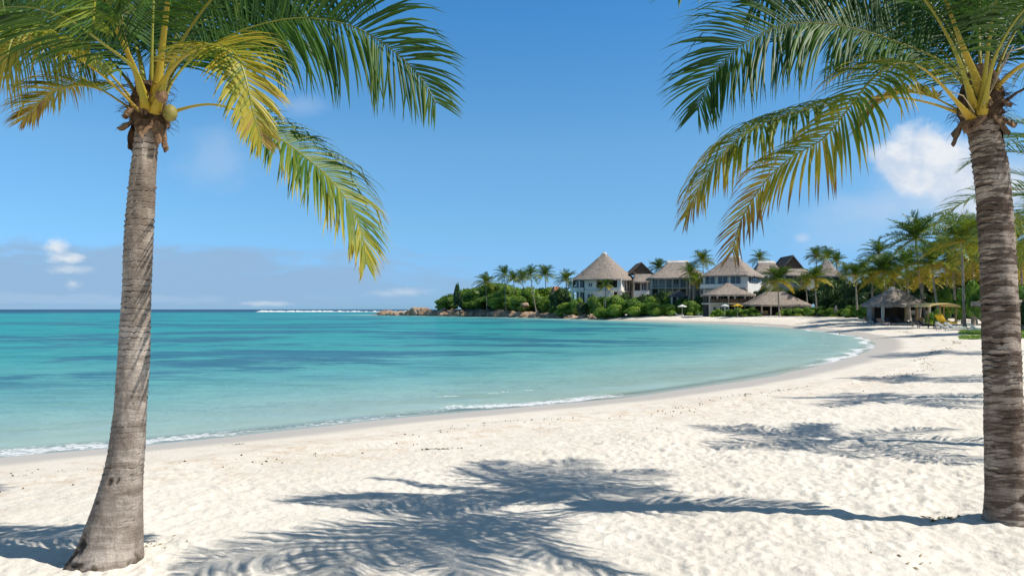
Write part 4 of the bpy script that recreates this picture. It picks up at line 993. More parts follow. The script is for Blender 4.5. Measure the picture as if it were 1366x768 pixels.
for i, (p, t, wp, Y, k) in enumerate(sorted(DB + LB)):
    x = X(p, Y); g = G(x, Y) - 0.1; h = Zp(t, Y) - g; wd = wp / FPX * Y / 2 * 1.15
    o = thing('broadleaf_tree', f'{dict(d="dark dense", l="bright green large leaved")[k]} broadleaf tree behind the beach, {ordinal(i)} from the left of the wood', 'tree', (x, Y, g), 0, 'broadleaf trees behind the resort beach')
    tr = link('trunk', TM, o); tr.scale = (h, h, h * .6)
    cr = link('crown', (DARK if k == 'd' else BRIGHT)[i % 3], o, (0, 0, h * 0.12), i * 1.3); cr.scale = (wd, wd, h * 0.92)

# the slim dark tree at the tip
Y = 302; x = X(610.5, Y); g = G(x, Y) - .2; h = Zp(376, Y) - g
o = thing('casuarina_tree', 'slim dark columnar tree standing alone above the shrubs at the headland tip', 'tree', (x, Y, g))
link('trunk', plain_trunk(h * .9, .22, .08, (0, 0), 9), o)
V, F, A = foliage(400, 5200, .10, 16, 1.0); r = np.hypot(V[:, 0], V[:, 1])
V[:, :2] *= np.clip(1.1 - 0.75 * V[:, 2:3], .15, 1.2)
link('crown', mesh_from('crown', V, F, [M['darkbush']], False, {'tint': A}), o, (0, 0, h * .35), 0, (2.3, 2.3, h * .60))

# rocks
def rock_mesh(seed):
    import bmesh
    bm = bmesh.new(); bmesh.ops.create_icosphere(bm, subdivisions=4, radius=1)
    V = np.array([v.co[:] for v in bm.verts]); r = np.random.default_rng(seed)
    for k in range(9):                                      # split faces
        n = r.normal(size=3); n /= np.linalg.norm(n); d = r.uniform(.55, .85)
        e = V @ n; V = V - np.outer(np.maximum(e - d, 0) * .9, n)
    V = V * (1 + 0.10 * 1.8 * fbm(V[:, 0] * 2.4 + seed, V[:, 1] * 2.4 + V[:, 2] * 2.7, 4, seed))[:, None]
    for v, c0 in zip(bm.verts, V): v.co = c0
    me = bpy.data.meshes.new('boulder'); bm.to_mesh(me); bm.free()
    me.materials.append(M['rock'])
    a = me.attributes.new('lowness', 'FLOAT', 'POINT'); a.data.foreach_set('value', np.clip(-V[:, 2] * 2.2 + 0.15, 0, 1).astype(np.float32))
    return me
RK = [rock_mesh(500 + i) for i in range(5)]
RL = [(516, 416.5, 20, 362), (530, 417, 16, 356), (541, 416.8, 18, 350), (556, 413, 20, 344), (569, 412.5, 18, 340), (563, 417, 14, 334), (582, 415.5, 22, 330), (592, 413, 16, 326), (602, 411, 16, 322), (598, 417, 22, 316), (612, 419, 12, 306), (624, 418, 18, 300),
      (640, 418.5, 12, 296), (650, 417.5, 22, 290), (664, 417, 20, 284), (682, 418, 16, 278), (694, 417.5, 22, 272), (664, 414, 18, 290), (706, 418.5, 22, 266), (700, 401, 12, 272), (722, 419, 22, 258), (736, 420, 16, 252), (750, 420.5, 18, 246), (764, 421, 18, 240), (778, 421.3, 14, 235), (790, 421.5, 10, 230), (522, 417.5, 14, 1), (548, 415.5, 14, 1), (575, 415, 16, 1), (588, 417, 14, 1), (606, 416.5, 16, 1), (618, 416.5, 14, 1), (632, 417.5, 16, 1), (645, 416, 14, 1), (657, 416.5, 14, 1), (673, 416.5, 16, 1), (688, 417, 16, 1), (714, 418, 16, 1), (729, 418.5, 16, 1), (743, 419.5, 14, 1), (757, 420, 14, 1)]
for i, (p, t, wp, Y) in enumerate(sorted(RL)):
    if t > 412: t -= 2.2; wp *= 1.15
    if t > 409 or p < 600: Y = Ys(p) + 1.0 + (p * 7 % 3)
    x = X(p, Y); wd = wp / FPX * Y / 2 * 1.12; top = Zp(t, Y); bot = min(G(x, Y), 0.4) if t > 405 else top - 2.6
    hh = max(1.7, (top - bot) * 1.0)
    if t < 406: hh = 1.1; top -= 0.6
    o = tag(link('boulder', RK[i % 5], None, (x, Y, top - hh * .88), i * 1.9, (wd, wd * .8, hh)), f'weathered brown boulder at the headland foot, {ordinal(i)} from the seaward tip', 'rock', 'boulders along the headland')

# ------------------------------------------------------------------ thatched buildings
def roof_mesh(a, bb, ra, rb, h, seed=1, power=5.0, curve=0.12, n=64, m=22, thick=0.38):
    """hipped or conical roof: plan half sizes a x bb at the eaves, ra x rb at the ridge"""
    V = []; ph = np.linspace(0, 2 * PI, n, endpoint=False)
    for i in range(m):
        f = i / (m - 1); g = f + curve * math.sin(PI * f) * (1)
        aa = a + (ra - a) * min(g, 1); b2 = bb + (rb - bb) * min(g, 1)
        p = power
        cx_ = np.sign(np.cos(ph)) * np.abs(np.cos(ph)) ** (2 / p) * aa; cy_ = np.sign(np.sin(ph)) * np.abs(np.sin(ph)) ** (2 / p) * b2
        nz = 0.05 * fbm(cx_ * 1.3 + seed, cy_ * 1.3 + f * 7, 3, seed)
        V.append(np.stack([cx_ * (1 + nz * .25), cy_ * (1 + nz * .25), np.full(n, h * f) + nz * 2 + (0.12 * fbm(cx_ * 2, cy_ * 2, 2, seed) if i == 0 else 0)], -1))
    top = V[-1]
    low = V[0].copy(); low[:, 2] -= thick; inn = low.copy(); inn[:, :2] *= 0.93; inn[:, 2] += .15
    V = np.vstack([inn, low] + V); L = m + 2
    F = [(i * n + k, i * n + (k + 1) % n, (i + 1) * n + (k + 1) % n, (i + 1) * n + k) for i in range(L - 1) for k in range(n)]
    F.append(tuple((L - 1) * n + k for k in range(n))); F.append(tuple(range(n))[::-1])
    return V, F
class House:
    """a building whose parts are given by rows and columns of the photograph at the building's own distance"""
    def __init__(s, name, label, cat, pc, Y, rz=0.0, group='thatched resort buildings', zbase=None):
        s.Y = Y; s.pc = pc; s.x = X(pc, Y); s.k = Y / FPX
        s.z = (G(s.x, Y) - 0.3) if zbase is None else zbase
        s.o = thing(name, label, cat, (s.x, Y, s.z), rz, group)
    def u(s, p): return (p - s.pc) * s.k
    def v(s, row): return EYE - (row - HZ) * s.k - s.z
    def roof(s, p0, p1, row_e, row_t, depth, ridge=0.0, power=5.0, mat='thatch', name='roof', dy=0.0, curve=.10, cap=True, seed=1, at=None, ridge_w=0.0):
        a = (p1 - p0) / 2 * s.k; cx_ = s.u((p0 + p1) / 2) if at is None else at
        ze = s.v(row_e); h = s.v(row_t) - ze
        V, F = roof_mesh(a, depth / 2, max(ridge * s.k / 2, .45), max(.45, ridge_w), h, seed, power, curve)
        r = link(name, mesh_from(name, V, F, [M[mat]], False), s.o, (cx_, dy, ze))
        if cap:
            V, F = roof_mesh(max(ridge * s.k / 2, .45) + .35, .75, max(ridge * s.k / 2, .3), .3, .5, 3, 4, 0, 32, 5, .15)
            link('ridge_cap', mesh_from('ridge_cap', V, F, [M['cap']], False), r, (0, 0, h - .12))
        return r
    def box(s, name, mat, p0, p1, r0, r1, y0, y1):
        return MB().box(s.u(p0), s.u(p1), y0, y1, s.v(r1), s.v(r0)).build(name, M[mat], s.o)
    def lbox(s, name, mat, x0, x1, y0, y1, z0, z1, parent=None):
        return MB().box(x0, x1, y0, y1, z0, z1).build(name, M[mat], parent or s.o)
    def window(s, x0, x1, z0, z1, y, face=-1, panes=2, frame='white', axis='y'):
        """frame proud of the wall with the glass set inside it; axis tells which wall it is on"""
        t = .10; b = MB(); g = MB()
        def bx(B, a0, a1, d0, d1, c0, c1):
            if axis == 'y': B.box(a0, a1, min(d0, d1), max(d0, d1), c0, c1)
            else: B.box(min(d0, d1), max(d0, d1), a0, a1, c0, c1)
        bx(b, x0, x1, y, y + face * .12, z0, z0 + t); bx(b, x0, x1, y, y + face * .12, z1 - t, z1)
        xs = np.linspace(x0, x1 - t, panes + 1)
        for q in xs: bx(b, q, q + t, y, y + face * .12, z0 + t, z1 - t)
        w_ = b.build('window', M[frame], s.o)
        for i in range(panes): bx(g, xs[i] + t, xs[i + 1], y - face * .02, y + face * .04, z0 + t, z1 - t)
        g.build('pane', M['glass'], w_)
        return w_
    def gable(s, p0, p1, row_b, row_t, y0, y1, mat='wood', rmat='thatch2', over=0.4):
        """front-facing triangular gable with a two-sided roof running back"""
        x0, x1 = s.u(p0), s.u(p1); zb, zt = s.v(row_b), s.v(row_t); xm = (x0 + x1) / 2
        V = [(x0, y0, zb), (x1, y0, zb), (xm, y0, zt), (x0, y1, zb), (x1, y1, zb), (xm, y1, zt)]
        F = [(0, 1, 2), (5, 4, 3), (0, 3, 4, 1), (1, 4, 5, 2), (2, 5, 3, 0)]
        link('gable', mesh_from('gable', V, F, [M[mat]]), s.o)
        for sgn, xe, nm in ((-1, x0, 'roof_slope'), (1, x1, 'roof_slope')):
            sl = (zt - zb) / abs(xe - xm); ex = xe + sgn * over; ez = zb - over * sl; t = .35
            V = [(xm, y0 - .5, zt + .12), (ex, y0 - .5, ez + .12), (ex, y0 - .5, ez + .12 + t), (xm, y0 - .5, zt + .12 + t), (xm, y1, zt + .12), (ex, y1, ez + .12), (ex, y1, ez + .12 + t), (xm, y1, zt + .12 + t)]
            F = [(0, 1, 2, 3), (7, 6, 5, 4), (0, 4, 5, 1), (1, 5, 6, 2), (2, 6, 7, 3), (3, 7, 4, 0)]
            link(nm, mesh_from(nm, V, F, [M[rmat]]), s.o)
# conical villa
H = House('thatched_villa', 'white two storey villa under one tall conical thatched roof at the headland', 'villa', 806, 247, R(-24))
H.roof(765, 848, 373.5, 338, 19.2, 4, 2.6, dy=0, curve=.02, seed=5, at=0)
a = 7.9; z1 = H.v(374) + .2; zm = z1 - 3.6; z0 = -1.0
H.lbox('dark_core', 'room_shade', -a + .8, a - .8, -a + 1.9, a - .6, 0, z1)
H.lbox('wall', 'white', -3.9, -0.2, -a + .3, -a + 1.7, z0, z1); H.lbox('wall', 'white', 1.9, 3.6, -a + .5, -a + 1.7, z0, z1)
H.lbox('wall', 'white', a - 1.6, a - .4, -a + .8, -2.5, z0, z1); H.lbox('wall', 'cream', a - 1.6, a - .4, -.5, 2.0, z0, z1)
H.lbox('wall', 'white', -0.2, 1.9, -a + .4, -a + 1.5, z0, zm + .9)
H.lbox('wall', 'white', 3.6, a - .4, -a - .2, -a + .3, zm - .2, zm + .9)
H.lbox('floor_slab', 'white', -a - .3, a + .2, -a - .1, a, zm - .35, zm)
for q in (-a, -a + 2.4, 3.7, a - .3): H.lbox('column', 'white', q - .17, q + .17, -a, -a + .34, z0, zm - .35); H.lbox('column', 'white', q - .17, q + .17, -a, -a + .34, zm, z1)
for q in (-2, 1.5, 5): H.lbox('column', 'white', a - .35, a, q, q + .34, zm, z1)
H.lbox('balcony_rail', 'white', -a + .1, -4.1, -a + .02, -a + .1, zm + .05, zm + 1.0)
H.window(-2.6, -1.3, zm + 1.2, zm + 2.4, -a + .3); H.window(-3.0, -1.0, .2, zm - .9, -a + .3)
H.window(-a + .9, -4.1, zm + .2, z1 - .5, -a + 1.9, panes=3); H.window(-a + .9, -4.1, .2, zm - .6, -a + 1.9, panes=3)
V = [(1.2, -a - .6, z0), (5.6, -a - .6, z0), (5.6, -a - .6, zm + .3), (4.6, -a - .6, zm + .3), (1.2, -a - .6, .6)]
V2 = [(x_, y_ + .35, z_) for x_, y_, z_ in V]
link('stair_wall', mesh_from('stair_wall', V + V2, [(0, 1, 2, 3, 4), (9, 8, 7, 6, 5), (0, 5, 6, 1), (1, 6, 7, 2), (2, 7, 8, 3), (3, 8, 9, 4), (4, 9, 5, 0)], [M['white']]), H.o)

def storey(H, x0, x1, yf, zb, zt, bays, wall='cream', post='cream', frame='white', depth=6.0):
    """a front of posts with glazed bays between them"""
    H.lbox('wall', wall, x0, x1, yf + .3, yf + depth, zb, zt)
    n = len(bays)
    xs = np.linspace(x0, x1, n + 1)
    for i, k in enumerate(bays):
        a0, a1 = xs[i] + .25, xs[i + 1] - .25
        if k == 'w': H.window(a0, a1, zb + .9, zt - .45, yf + .3, panes=2, frame=frame)
        elif k == 'd': H.window(a0, a1, zb + .1, zt - .45, yf + .3, panes=3, frame=frame)
        elif k == 'o': H.lbox('opening_shade', 'room_shade', a0, a1, yf + .22, yf + .31, zb + .05, zt - .3)  # dark panel on the solid wall, painted as an open bay's shade
    for q in xs: H.lbox('post', post, q - .15, q + .15, yf - .15, yf + .15, zb, zt)

H = House('gable_villa', 'villa with a steep dark brown gable right of the conical villa', 'villa', 853, 244)
H.gable(840, 868, 365.5, 352, -2, 9)
H.roof(840, 871, 376, 366, 6.5, 22, 6, dy=-2.6, cap=False, seed=7)
storey(H, H.u(843), H.u(870), -4.2, H.v(388), H.v(375.5), 'odo', 'cream'); H.lbox('lower_wall', 'white', H.u(843), H.u(870), -4.4, 3, -1, H.v(388))

H = House('thatched_villa', 'long villa with a grey hipped thatched roof and shaded upper windows, middle of the resort', 'villa', 903, 216, R(-6))
H.roof(863, 945, 371.5, 349.5, 13, 27, 7, dy=0, seed=9)
storey(H, H.u(868), H.u(940), -4.8, H.v(385), H.v(371) + .1, 'wdwwdwdw', 'stonewall', 'cream', 'cream', 9)
storey(H, H.u(868), H.u(940), -4.9, -1, H.v(385), 'odwoodwo', 'stonewall', 'cream', 'cream', 9)
H.lbox('floor_slab', 'cream', H.u(866), H.u(942), -5.9, -4.6, H.v(385.4), H.v(384.4)); 

H = House('garden_pavilion', 'small garden pavilion with a dark slate pyramid roof below the long villa', 'pavilion', 905, 203)
H.roof(891, 919, 394.5, 387, 5.2, 3, 6, mat='slate', cap=False, seed=2, curve=.03)
storey(H, H.u(894), H.u(916), -2.1, -1, H.v(394) + .05, 'odo', 'stonewall', 'white', 'white', 4)

H = House('thatched_villa', 'big square villa with a steep pyramid of thatch and a bright white upper wall', 'villa', 977, 197, R(-34))
aa = 5.6
H.roof(0, 2 * (aa + 1.1) / H.k, 368.5, 343, 2 * (aa + 1.1), 17, 6.5, dy=0, seed=11, at=0, ridge_w=.6, curve=.07)
zt = H.v(368.5) + .2; zm = zt - 3.3
H.lbox('wall', 'white', -aa, aa, -aa, aa, -1, zt)
for q in (-3.6, -.4, 2.8): H.window(q - 1.4, q + 1.2, zm + .3, zt - .3, -aa, panes=2)
H.window(-3.6, 2.4, zm + 1.3, zt - .35, aa, 1, 4, 'wood', 'x')
H.window(-4.6, -3.9, zm + 1.3, zt - .35, aa, 1, 1, 'wood', 'x')
for q in (-3.6, -.4, 2.8): H.window(q - 1.4, q + 1.2, .4, zm - .8, -aa, panes=2)
H.lbox('balcony', 'stonewall', -aa - .2, aa, -aa - 1.3, -aa, zm - .35, zm + .05)
H.lbox('balcony_rail', 'white', -aa - .2, aa, -aa - 1.3, -aa - 1.2, zm + .05, zm + 1.0)

H = House('veranda_house', 'two level open veranda house with a low thatched roof standing before the square villa', 'veranda house', 970, 182)
H.roof(937, 1004, 393, 377.5, 8.6, 2, 5, dy=0, seed=12, cap=False)
zt = H.v(393) + .1; zm = H.v(404)
H.lbox('back_wall', 'room_shade', H.u(942), H.u(1000), -1.0, 3, -1, zt)
H.lbox('floor_slab', 'cream', H.u(940), H.u(1002), -3.6, 3.2, zm - .35, zm)
for i, q in enumerate((942, 952, 966.5, 975, 988, 1000)): H.lbox('post', 'white' if i in (2, 3) else 'cream', H.u(q) - .16, H.u(q) + .16, -3.4, -3.1, -1, zt)
H.lbox('rail', 'wood', H.u(942), H.u(966), -3.5, -3.42, zm, zm + .9); H.lbox('rail', 'wood', H.u(967), H.u(1000), -3.5, -3.42, zm, zm + .9)
H.lbox('wall', 'white', H.u(944), H.u(965), -2.6, -1.0, -1, zm - .35); H.window(H.u(947), H.u(953), .5, zm - .8, -2.6); H.window(H.u(956), H.u(962), .5, zm - .8, -2.6)
H.window(H.u(946), H.u(964), zm + .2, zt - .4, -1.0, panes=4, frame='cream'); H.window(H.u(976), H.u(998), zm + .2, zt - .4, -1.0, panes=4, frame='cream')
H.lbox('awning', 'yellow', H.u(968), H.u(992), -5.0, -3.6, zm - .75, zm - .62)

H = House('beach_restaurant', 'low open sided restaurant under a wide thatched roof at the back of the sand', 'restaurant', 1034, 176)
H.roof(991, 1077, 406.3, 389, 9.5, 26, 5, dy=0, seed=13, cap=False, curve=.04)
zt = H.v(406) + .1
H.lbox('back_wall', 'room_shade', H.u(1000), H.u(1044), 1.5, 3, -1, zt); H.lbox('low_wall', 'white', H.u(1044), H.u(1073), -2, 2, -1, zt - 0.1)
for q in (1000, 1010, 1022, 1036, 1048, 1060, 1073): H.lbox('post', 'cream', H.u(q) - .14, H.u(q) + .14, -3.4, -3.1, -1, zt)
H.lbox('counter', 'palewood', H.u(1008), H.u(1020), -2.4, -1.6, -.2, 1.3)
H.lbox('door_panel', 'room_shade', H.u(1046), H.u(1056), -2.1, -2, -.5, zt - 1.2)

H = House('gable_villa', 'villa with a brown triangular gable and pale thatched wings, behind the restaurant', 'villa', 1045, 222)
H.gable(1041, 1067, 359, 343, -2, 8)
H.roof(1004, 1046, 364, 349.5, 9, 22, 6, dy=2, seed=15, cap=True)
H.roof(1040, 1077, 368, 359, 7, 26, 6, dy=-2.2, seed=16, cap=False)
storey(H, H.u(1008), H.u(1074), -3.8, H.v(381), H.v(366), 'wdwwdw', 'cream', 'white', 'white', 7); H.lbox('lower_wall', 'cream', H.u(1008), H.u(1074), -4, 3, -1, H.v(381))

H = House('thatched_villa', 'villa with a steep thatched roof half hidden behind golden palms, rightmost of the villas', 'villa', 1103, 204, R(-20))
H.roof(1083, 1125, 369, 347.5, 9, 6, 5, seed=17, cap=False, at=0)
storey(H, H.u(1088), H.u(1120), -3.2, H.v(383), H.v(369) + .1, 'wdw', 'cream', 'wood', 'wood', 6); H.lbox('lower_wall', 'stonewall', H.u(1088), H.u(1120), -3.4, 3, -1, H.v(383))

H = House('tiled_cottage', 'small cottage with a terracotta tiled roof among palms left of the conical villa', 'cottage', 741, 276, 0.3, 'thatched resort buildings')
H.roof(735, 749, 391, 382, 6, 8, 6, 'terracotta', cap=False, seed=2, curve=0)
storey(H, H.u(735), H.u(750), -2, -1, H.v(391) + .1, 'wow', 'white', 'white', 'white', 4)

# the hut at the back of the sand
H = House('beach_hut', 'open beach hut with shaggy grey thatched roof and timber posts before the palm grove', 'hut', 1193, 112, R(8), 'thatched huts on the sand')
H.roof(1156, 1231, 406, 385.5, 6.6, 10, 4, dy=0, seed=19, cap=False, curve=-.03)
V, F = roof_mesh(.5, .35, .25, .2, .55, 3, 4, 0, 24, 4, .1); link('ridge_cap', mesh_from('ridge_cap', V, F, [M['cap']]), H.o, (H.u(1190), 0, H.v(386) - .2))
zt = H.v(406) + .1
H.lbox('back_wall', 'room_shade', H.u(1166), H.u(1222), 1.8, 2.0, 0, zt)
H.lbox('side_wall', 'stonewall', H.u(1164), H.u(1168), .6, 1.8, 0, zt)
for q, mt in ((1162, 'cream'), (1195, 'palewood'), (1210, 'palewood'), (1228, 'white')): H.lbox('post', mt, H.u(q) - .15, H.u(q) + .15, -2.5, -2.2, 0, zt)
H.lbox('post', 'palewood', H.u(1178) - .12, H.u(1178) + .12, 2.2, 2.4, 0, zt)
H.lbox('counter', 'palewood', H.u(1214), H.u(1226), -1.5, -.8, 0, 1.1)
H = House('beach_pavilion', 'open timber pavilion with a flat thatched roof on the lawn behind the ringed trunk', 'pavilion', 1345, 84, 0, 'thatched huts on the sand')
H.roof(1306, 1400, 403, 397, 5, 60, 5, seed=21, cap=False)
zt = H.v(403) + .05
H.lbox('back_wall', 'room_shade', H.u(1336), H.u(1396), 1.2, 1.5, 0, zt)
for q in (1309, 1330, 1361, 1394): H.lbox('post', 'cream', H.u(q) - .1, H.u(q) + .1, -1.9, -1.7, 0, zt)

# ------------------------------------------------------------------ beach furniture
def lounger_meshes(mat_c):
    f = MB(); f.box(-.32, .32, -.95, .95, .26, .31)
    for sx_ in (-.28, .24):
        for sy_ in (-.85, .8): f.box(sx_, sx_ + .05, sy_, sy_ + .06, 0, .26)
    s = MB(); s.box(-.31, .31, -.95, .35, .313, .42)
    bk = MB(); V = [(-.31, .36, .313), (.31, .36, .313), (.31, .95, .80), (-.31, .95, .80), (-.31, .30, .41), (.31, .30, .41), (.31, .89, .90), (-.31, .89, .90)]
    bk.add(V, [(0, 3, 2, 1), (4, 5, 6, 7), (0, 1, 5, 4), (1, 2, 6, 5), (2, 3, 7, 6), (3, 0, 4, 7)])
    return [('frame', mesh_from('frame', f.v, f.f, [M['white'] if mat_c != 'darkfab' else M['wood']])), ('seat_cushion', mesh_from('seat_cushion', s.v, s.f, [M[mat_c]])), ('backrest', mesh_from('backrest', bk.v, bk.f, [M[mat_c]]))]
LM = {k: lounger_meshes(k) for k in ('darkfab', 'tanfab', 'canvas', 'yellow')}
for p, Y, k, rz, lab in ((1228, 96, 'darkfab', 1.3, 'dark cushioned sun lounger on the sand left of the cream canopy, farther of two'), (1236, 92, 'darkfab', 1.4, 'dark cushioned sun lounger under the left edge of the cream canopy'),
                      (1262, 84, 'canvas', 1.5, 'white sun lounger on the sand before the cream canopy'), (1274, 82, 'canvas', 1.6, 'white sun lounger nearest the lawn edge'), (1256, 92, 'yellow', -1.2, 'yellow cushioned lounger under the cream canopy'),
                      (1262, 90, 'yellow', 2.0, 'yellow cushioned lounger tipped up beside the right canopy post'),
                      (1172, 106, 'darkfab', .4, 'navy cushioned lounger in the left shade of the thatched beach hut'), (1178, 105, 'tanfab', .2, 'tan lounger left of the middle post of the beach hut'), (1185, 106, 'darkfab', -.2, 'navy lounger beside the tan one in the beach hut'),
                      (1204, 106, 'darkfab', .6, 'navy lounger between the two timber posts of the beach hut'), (1219, 107, 'tanfab', 1.0, 'tan lounger near the white post of the beach hut'), (1160, 110, 'tanfab', .3, 'tan lounger outside the left wall of the beach hut'),
                      (906, 190, 'canvas', 1.2, 'white lounger under the white parasol below the villas'), (936, 186, 'canvas', 1.4, 'white lounger beside the veranda house'), (1020, 168, 'darkfab', .9, 'dark lounger on the sand before the restaurant'), (1306, 76, 'canvas', 1.4, 'white lounger on the lawn left of the ringed trunk')):
    x = X(p, Y); o = thing('sun_lounger', lab, 'sun lounger', (x, Y, relief_at(x, Y)), rz, 'sun loungers on the beach')
    for nm, me in LM[k]: q_ = link(nm, me, o); q_.scale = (1.05, 1.05, 1.05) if p != 1262 or k != 'yellow' else (1.4, 1.4, 1.9)

def parasol(p, Y, row_top, wpx, mat, lab, posts=False):
    x = X(p, Y); g = relief_at(x, Y); h = Zp(row_top, Y) - g; r0 = wpx / 2 / FPX * Y
    o = thing('parasol', lab, 'parasol', (x, Y, g), .2, 'parasols on the beach')
    MB().tube([(0, 0, 0), (0, 0, h * .98)], .035, 8).build('pole', M['white'], o)
    V = [(0, 0, h)]; n = 8
    for k in range(n * 2):
        a = PI * k / n; rr = r0 * (1 if k % 2 == 0 else .93); V.append((rr * math.cos(a), rr * math.sin(a), h - r0 * .38))
    for k in range(n * 2): x_, y_, z_ = V[1 + k]; V.append((x_, y_, z_ - .18))
    V.append((0, 0, h - .08))
    m = n * 2
    F = [(0, 1 + k, 1 + (k + 1) % m) for k in range(m)] + [(1 + k, 1 + m + k, 1 + m + (k + 1) % m, 1 + (k + 1) % m) for k in range(m)] + [(1 + 2 * m, 1 + m + (k + 1) % m, 1 + m + k) for k in range(m)]
    link('canopy', mesh_from('canopy', V, F, [M[mat]]), o)
    for k in range(4): a = PI * k / 2; MB().tube([(0, 0, h - .7), (r0 * .8 * math.cos(a), r0 * .8 * math.sin(a), h - r0 * .33)], .012, 5).build('rib', M['white'], o)
parasol(910, 190, 406, 13, 'canvas', 'open white parasol on the sand below the long villa')
parasol(967, 174, 405.5, 11, 'canvas', 'pale open parasol before the ground floor of the veranda house')
parasol(984, 172, 405, 14, 'yellow', 'yellow open parasol between the veranda house and the restaurant')
# wide cream canopy on two posts
Y = 92; x = X(1250, Y); g = relief_at(x, Y); o = thing('shade_canopy', 'wide shallow cream shade canopy on pale posts right of the beach hut', 'canopy', (x, Y, g), .1)
hw = 21.5 / FPX * Y; V = []; n = 15; zt = Zp(404, Y) - g
for k in range(n):
    f = k / (n - 1) * 2 - 1
    for yy in (-1.5, 1.5): V.append((f * hw, yy, zt - .36 * f * f)); V.append((f * hw, yy, zt - .14 - .32 * f * f))
F = []
for k in range(n - 1):
    a = k * 4; F += [(a, a + 4, a + 6, a + 2), (a + 1, a + 3, a + 7, a + 5), (a, a + 1, a + 5, a + 4), (a + 2, a + 6, a + 7, a + 3)]
F += [(0, 2, 3, 1), (4 * n - 4, 4 * n - 3, 4 * n - 1, 4 * n - 2)]
link('canopy', mesh_from('canopy', V, F, [M['creamcanvas']]), o)
for q in (-.36, 1.6):
    for yy in (-1.1, 1.1): MB().tube([(q, yy, 0), (q, yy, zt - .15)], .07, 8).build('post', M['palewood'], o)
# closed parasol by the hedge
Y = 150; x = X(1115, Y); g = relief_at(x, Y); o = thing('closed_parasol', 'closed pale grey parasol standing before the dark hedge', 'parasol', (x, Y, g))
MB().tube([(0, 0, 0), (0, 0, 2.2)], .04, 8).build('pole', M['white'], o)
V = []; F = []
MB().tube([(0, 0, .6), (0, 0, .9), (0, 0, 1.6), (0, 0, 2.1), (0, 0, 2.25)], [.32, .36, .30, .14, .03], 10).build('folded_canopy', M['stonewall'], o, True)

# lawn
b = MB(); r_ = np.random.default_rng(8)
lx0, lx1, ly0, ly1 = X(1281, 62), X(1281, 62) + 30, 61, 82
n = 26000; gxs = r_.uniform(lx0, lx1, n); gys = r_.uniform(ly0, ly1, n) ; keep = gxs > X(1280, gys) * 1.0 - 0.4 * fbm(gys, gys * 0, 2, 3)
gxs, gys = gxs[keep], gys[keep]; gzs = ground(gxs, gys); n = len(gxs)
a = r_.uniform(0, PI, n); hh = r_.uniform(.06, .13, n); wv = .05
V = np.stack([np.stack([gxs - wv * np.cos(a), gys - wv * np.sin(a), gzs], -1), np.stack([gxs + wv * np.cos(a), gys + wv * np.sin(a), gzs], -1), np.stack([gxs + r_.normal(0, .05, n), gys + r_.normal(0, .05, n), gzs + hh], -1)], 1).reshape(-1, 3)
F = np.arange(n * 3).reshape(-1, 3)
tag(link('lawn_grass', mesh_from('lawn_grass', V, F, [M['grass']], False, {'tint': np.repeat(r_.random(n), 3)})), 'strip of short bright lawn beyond the sand behind the ringed trunk', 'grass', kind='stuff')
m_, t_ = material('lawn_soil'); finish(t_, principled(t_, (0.15, 0.24, 0.03), .9)); M['lawnsoil'] = m_
nx_, ny_ = 30, 20; lx, ly = np.meshgrid(np.linspace(lx0 + .3, lx1, nx_), np.linspace(ly0, ly1, ny_), indexing='ij')
lx = np.maximum(lx, X(1280, ly)); lz = ground(lx, ly) + .03
i = np.arange(nx_ - 1)[:, None]; j = np.arange(ny_ - 1)[None, :]
F = np.stack([i * ny_ + j, (i + 1) * ny_ + j, (i + 1) * ny_ + j + 1, i * ny_ + j + 1], -1).reshape(-1, 4)
tag(link('lawn_ground', mesh_from('lawn_ground', np.stack([lx, ly, lz], -1).reshape(-1, 3), F, [M['lawnsoil']], True)), kind='structure')

# ------------------------------------------------------------------ things washed up on the sand
def on_sand(p, row):
    """point of the beach seen at column p, row of the photograph"""
    for Y in np.geomspace(5, 200, 900):
        x = X(p, Y); z = G(x, Y)
        if Zp(row, Y) <= z + .02: return x, Y
    return x, Y
def scatter(cx_, cy_, n, sx_, sy_, size, seed, flat=.35):
    b = MB(); r = random.Random(seed)
    for i in range(n):
        x = cx_ + r.gauss(0, sx_); y = cy_ + r.gauss(0, sy_); z = relief_at(x, y); q = size * r.uniform(.4, 1.3); a = r.uniform(0, PI)
        d = Vector((math.cos(a), math.sin(a), r.uniform(-.1, .25))) * q; s_ = Vector((-math.sin(a), math.cos(a), 0)) * q * flat
        p = Vector((x, y, z + .008)); m = p + Vector((0, 0, q * .25))
        V = [p - d, p - s_, p + d, p + s_, m]
        b.add(V, [(0, 1, 4), (1, 2, 4), (2, 3, 4), (3, 0, 4), (3, 2, 1, 0)])
    return b
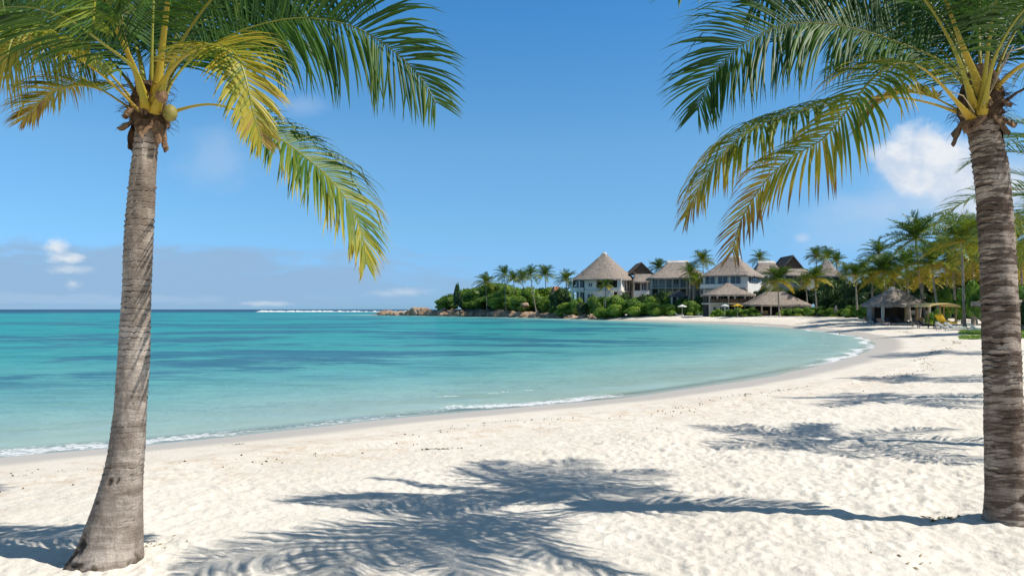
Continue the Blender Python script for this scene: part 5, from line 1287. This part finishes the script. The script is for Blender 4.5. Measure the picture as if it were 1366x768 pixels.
# wrack line along the last tide
b = MB(); r_ = random.Random(77)
pts = shore[(shore[:, 1] > 8) & (shore[:, 1] < 100) & (shore[:, 0] > -16)]
for i in range(len(pts) - 1):
    p, q = pts[i], pts[i + 1]; L = np.linalg.norm(q - p); t = (q - p) / L; nrm = np.array([t[1], -t[0]])
    for k in range(int(L * 11)):
        f = r_.random(); off = 4.7 + r_.gauss(0, .22) + .7 * math.sin(i * .9) if r_.random() < .93 else r_.uniform(3, 9)
        if math.sin(i * 2.3 + f * 3) < -.1 and off < 5.6 and r_.random() < .8: continue
        c0 = p + (q - p) * f + nrm * off
        if shore_dist(c0[0], c0[1]) < 2: continue
        z = relief_at(*c0); s_ = r_.uniform(.006, .026) * (1 + c0[1] / 40); a = r_.uniform(0, PI)
        V = [(c0[0] + s_ * math.cos(a + w_ * PI / 2) * (1 if w_ % 2 == 0 else .4), c0[1] + s_ * math.sin(a + w_ * PI / 2) * (1 if w_ % 2 == 0 else .4), z + .004) for w_ in range(4)] + [(c0[0], c0[1], z + .02 + s_ * .25)]
        b.add(V, [(0, 1, 4), (1, 2, 4), (2, 3, 4), (3, 0, 4), (3, 2, 1, 0)])
tag(b.build('seaweed_wrack', M['seaweed']), 'broken line of small dried seaweed scraps along the high water mark', 'seaweed', kind='stuff')
for p, row, n, sx_, sy_, sz, mt, lab, nm, cat in (
    (585, 595, 20, .16, .03, .05, 'seaweed', 'dark flat piece of seaweed lying alone on the open sand in the middle', 'seaweed_clump', 'seaweed'),
    (614, 593, 7, .04, .02, .035, 'seaweed', 'small dark seaweed knot right of the larger middle piece', 'seaweed_clump', 'seaweed'),
    (1259, 687, 22, .09, .07, .045, 'leaflitter', 'yellow brown heap of dead leaves on the sand left of the ringed trunk', 'leaf_litter', 'dead leaves'),
    (205, 725, 26, .14, .12, .022, 'leaflitter', 'scattered dry flower bits on the sand beside the grey leaning trunk', 'leaf_litter', 'dead leaves'),
    (313, 592, 10, .08, .04, .035, 'seaweed', 'dark seaweed knot on the wet edge right of the grey leaning trunk', 'seaweed_clump', 'seaweed'),
    (1225, 745, 8, .2, .12, .03, 'leaflitter', 'few dead leaf scraps on the sand at the lower right', 'leaf_litter', 'dead leaves')):
    x, y = on_sand(p, row); b = scatter(x, y, n, sx_, sy_, sz, int(p))
    tag(b.build(nm, M[mt]), lab, cat, 'scraps washed up on the sand')
x, y = on_sand(1120, 446); z = relief_at(x, y); b = MB()
b.tube([(0, 0, -.1), (.02, 0, .25), (-.02, 0, .45), (-.22, .02, .78)], [.07, .08, .05, .03], 8); b.tube([(-.02, 0, .42), (.10, 0, .62), (.16, .03, .85)], [.05, .04, .02], 8)
tag(b.build('driftwood', M['twig'], None, True, (x, y, z)), 'small forked driftwood stick standing at the far water edge', 'driftwood').scale = (.75, .75, .75)
